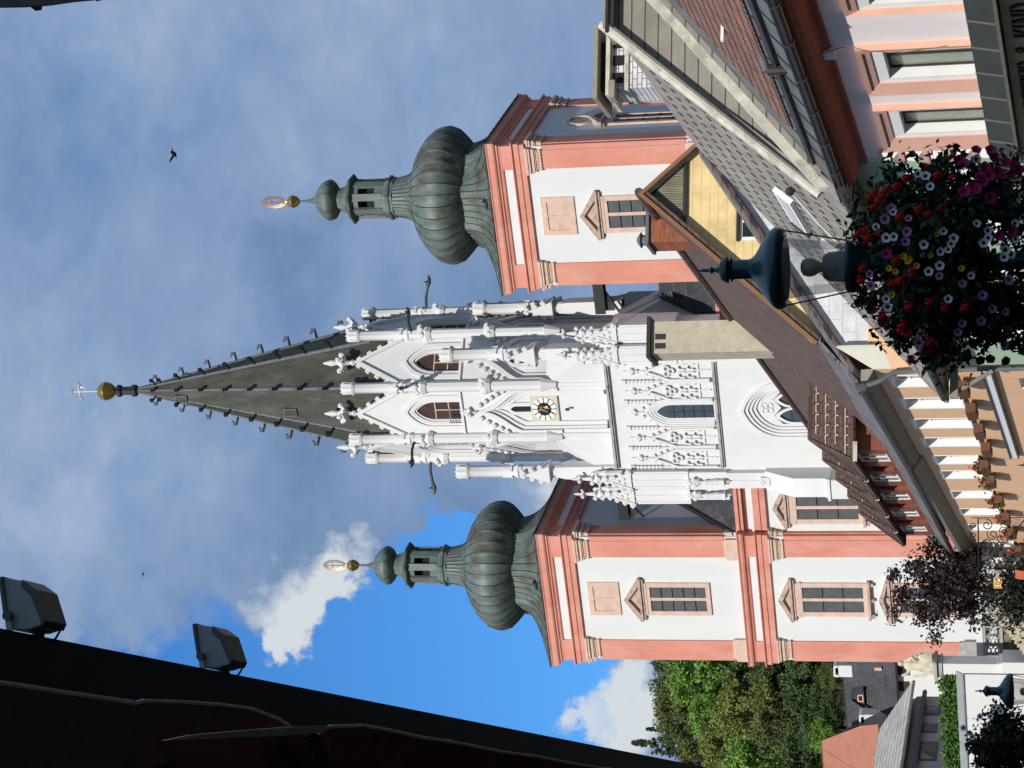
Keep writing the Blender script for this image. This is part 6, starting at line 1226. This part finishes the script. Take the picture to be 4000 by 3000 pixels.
M['flood_grey'] = mat('grey_floodlight', (.34, .36, .35), .5, .12, 8, spec=.4); M['flood_dark'] = mat('dark_floodlight', (.11, .11, .10), .5, .2, 8)
def floodlight(y, label):
    e = empty('floodlight', P1w + dr.normalized() * y + Vector((0, 0, .0)), -az, label, 'floodlight', 'floodlights on the black canopy beam')
    out = [(.10, .022), (.285, .062), (.300, .05), (.287, -.06), (.262, -.10), (.235, -.14), (.075, -.205), (.045, -.19), (.022, -.12), (.02, -.02)]
    b = MB(); b.prism(out, -.135, .135, 'xz', 0, True, True); ob = b.build('lamp_body', M['flood_grey'], e); bv = ob.modifiers.new('bevel', 'BEVEL'); bv.width = .012; bv.segments = 3
    b = MB(); b.prism([(.09, .026), (.292, .07), (.302, .066), (.306, .046), (.28, .046), (.095, .006)], -.15, .15, 'xz'); b.build('front_rim', M['flood_dark'], e)
    b = MB(); b.prism([(.291, -.062), (.266, -.102), (.238, -.145), (.075, -.211), (.04, -.195), (.10, -.17), (.20, -.12), (.25, -.06)], -.137, .137, 'xz'); b.build('cooling_back', M['flood_dark'], e)
    for s in (-1, 1):
        b = MB(); b.prism([(-.02, -.01), (-.02, -.045), (.085, -.02), (.105, -.0), (.10, .02), (.08, .012)], s * .158 - .004, s * .158 + .004, 'xz'); b.tube([(.095, s * .146, -.002), (.095, s * .172, -.002)], .026, 14, 1); b.build('bracket_arm', [M['flood_grey'], M['flood_dark']], e)
    b = MB(); b.box(-.03, .05, -.03, .03, -.135, -.10); b.build('mount', M['flood_dark'], e)
    b = MB(); b.tube([(.05, .06, -.19), (.035, .08, -.20), (.0, .09, -.175), (-.03, .09, -.15)], .007, 6); b.build('cable', M['black_metal'], e)
    return e
def along(px, py):   # distance along the beam of the point seen there
    v = hit(0, px, py, 2, HZ); return (Vector((v.x, v.y, HZ)) - P1w).dot(dr.normalized())
floodlight(along(75, 2480), 'nearer of two grey floodlights on the black canopy beam, at the upper end')
floodlight(along(815, 2625), 'farther of two grey floodlights on the black canopy beam, towards the church')
# parasols whose piped edges hang into the view
M['para_brown'] = mat('brown_parasol', (.22, .13, .095), .9, .25, 3, bump=.3, bscale=80); M['para_red'] = mat('dark_red_parasol', (.22, .06, .05), .9, .25, 3, bump=.3, bscale=80); M['piping'] = mat('cream_piping', (.62, .54, .44), .8, .15, 20); M['para_light'] = mat('pale_parasol_band', (.62, .54, .38), .9, .15, 6); M['para_grey'] = mat('grey_parasol', (.55, .53, .48), .9, .1, 6)
def parasol(name, edge, out, z, mcl, label, grp=None, pipe=True, rise=.1):
    Q = [hit(0, x, y, 2, z) for x, y in edge]; O = [hit(0, x, y, 2, z + rise) for x, y in out]; org = Vector((Q[0].x, Q[0].y, 0)); e = empty(name, org, 0, label, 'parasol', grp)
    b = MB(); n = len(Q); m_ = Vector((sum(o.x for o in O) / len(O), sum(o.y for o in O) / len(O), z + rise)) - org
    top = [q - org for q in Q]; vs = [tuple(p) for p in top] + [tuple(o - org) for o in O]; b.add(vs, [tuple(range(n)) + tuple(range(n, n + len(O)))], 0); vs2 = [(x, y, z_ + .012) for x, y, z_ in vs]; b.add(vs2, [tuple(range(n + len(O) - 1, -1, -1))], 0)
    b.build('canopy', mcl, e, recalc=False)
    if pipe: b = MB(); b.tube([tuple(p) for p in top], .0045, 6); b.build('piping', M['piping'], e)
    b = MB(); b.tube([(m_.x, m_.y, 0), (m_.x, m_.y, z + rise)], .025, 8); b.build('mast', M['black_metal'], e)
    b = MB()
    for i in (0, n // 2, n - 1): b.tube([(m_.x, m_.y, z + rise - .02), tuple(top[i] + Vector((0, 0, .03)))], .012, 6)
    b.build('ribs', M['black_metal'], e)
    return e
parasol('parasol', [(-250, 2630), (0, 2666), (100, 2680), (250, 2704), (400, 2725), (530, 2746), (562, 2737), (700, 2741), (850, 2751), (980, 2768), (1080, 2805), (1131, 2836)], [(900, 2868), (600, 2900), (200, 3300), (-400, 3300)], 3.5, M['para_brown'], 'brown parasol with cream piping under the black canopy beam', 'parasols under the canopy')
pr2 = parasol('parasol', [(1245, 2862), (1290, 2838), (1420, 2834), (1500, 2848), (1650, 2880), (1800, 2904), (1950, 2935), (2100, 2955), (2250, 2985), (2420, 3010)], [(2300, 3350), (1400, 3350), (800, 3100), (620, 2893), (900, 2880), (1100, 2873)], 3.3, M['para_red'], 'dark red parasol with cream piping at the lower edge of the canopy', 'parasols under the canopy')
Q = [hit(0, x, y, 2, 3.3) for x, y in ((1245, 2862), (1100, 2873), (900, 2880), (620, 2893), (720, 2872), (900, 2855), (1131, 2838), (1290, 2836))]; org = pr2.location; b = MB(); b.slab([tuple(q - org + Vector((0, 0, -.004))) for q in Q], .006); b.build('pale_band', M['para_light'], pr2)
parasol('parasol', [(-250, 32), (0, 30), (120, 28), (200, 22), (290, 9), (380, 1), (450, -3)], [(700, -500), (-400, -500)], 3.6, M['para_grey'], 'pale grey parasol edge at the far upper right corner of the view', None, False)
# birds
M['bird'] = mat('bird_dark', (.015, .014, .014), .8); M['bird_wing'] = mat('bird_wing', (.10, .09, .075), .8)
def bird(px, py, d, s, lab):
    v = wpt(0, hit(0, px, py, 1, d)); e = empty('bird', v, .4, lab, 'bird', 'birds in the sky'); b = MB(); b.ball((0, 0, 0), .5 * s, 12, 0, (.62, 1, .62)); b.ball((0, -.5 * s, .08 * s), .26 * s, 10, 0); b.tube([(0, -.7 * s, .06 * s), (0, -.88 * s, .02 * s)], [.06 * s, .01 * s], 5); b.add([(-.1 * s, .4 * s, 0), (.1 * s, .4 * s, 0), (.18 * s, 1.0 * s, .03 * s), (-.18 * s, 1.0 * s, .03 * s)], [(0, 1, 2, 3)], 0); b.build('body', M['bird'], e)
    for q in (-1, 1): b = MB(); b.slab([(q * .2 * s, -.25 * s, .1 * s), (q * .95 * s, -.05 * s, .55 * s), (q * 1.2 * s, .25 * s, .6 * s), (q * .2 * s, .3 * s, .08 * s)], .03 * s); b.build('wing', M['bird_wing'], e)
bird(680, 602, 40, .13, 'dark blurred bird flying high to the right of the spire')
bird(560, 2242, 60, .07, 'tiny bird speck in the sky to the left of the spire')
# unseen house added behind the viewer to keep the near lamp and basket in shade
th = empty('shade_townhouse', (-9, -7, 0), 0, 'tall unseen cream house added behind the viewpoint to shade the near lamp', 'house'); b = MB(); b.box(-18, 16, -14, 0, 0, 21); b.build('wall', M['cream'], th)
b = MB(); b.prism([(-14.5, 21.01), (-7, 25), (.5, 21.01)], -18.5, 16.5, 'yz'); b.build('roof', M['hotel_roof'], th)
for i in range(8):
    for j in range(5): b = MB(); x = -16.5 + i * 4.2; z = 1.6 + j * 3.9; b.box(x, x + 1.3, .001, .06, z, z + 2.0, 0); b.box(x + .1, x + .6, .061, .08, z + .1, z + 1.9, 1); b.box(x + .7, x + 1.2, .061, .08, z + .1, z + 1.9, 1); b.build('window', [M['paint'], M['glass_w']], th)
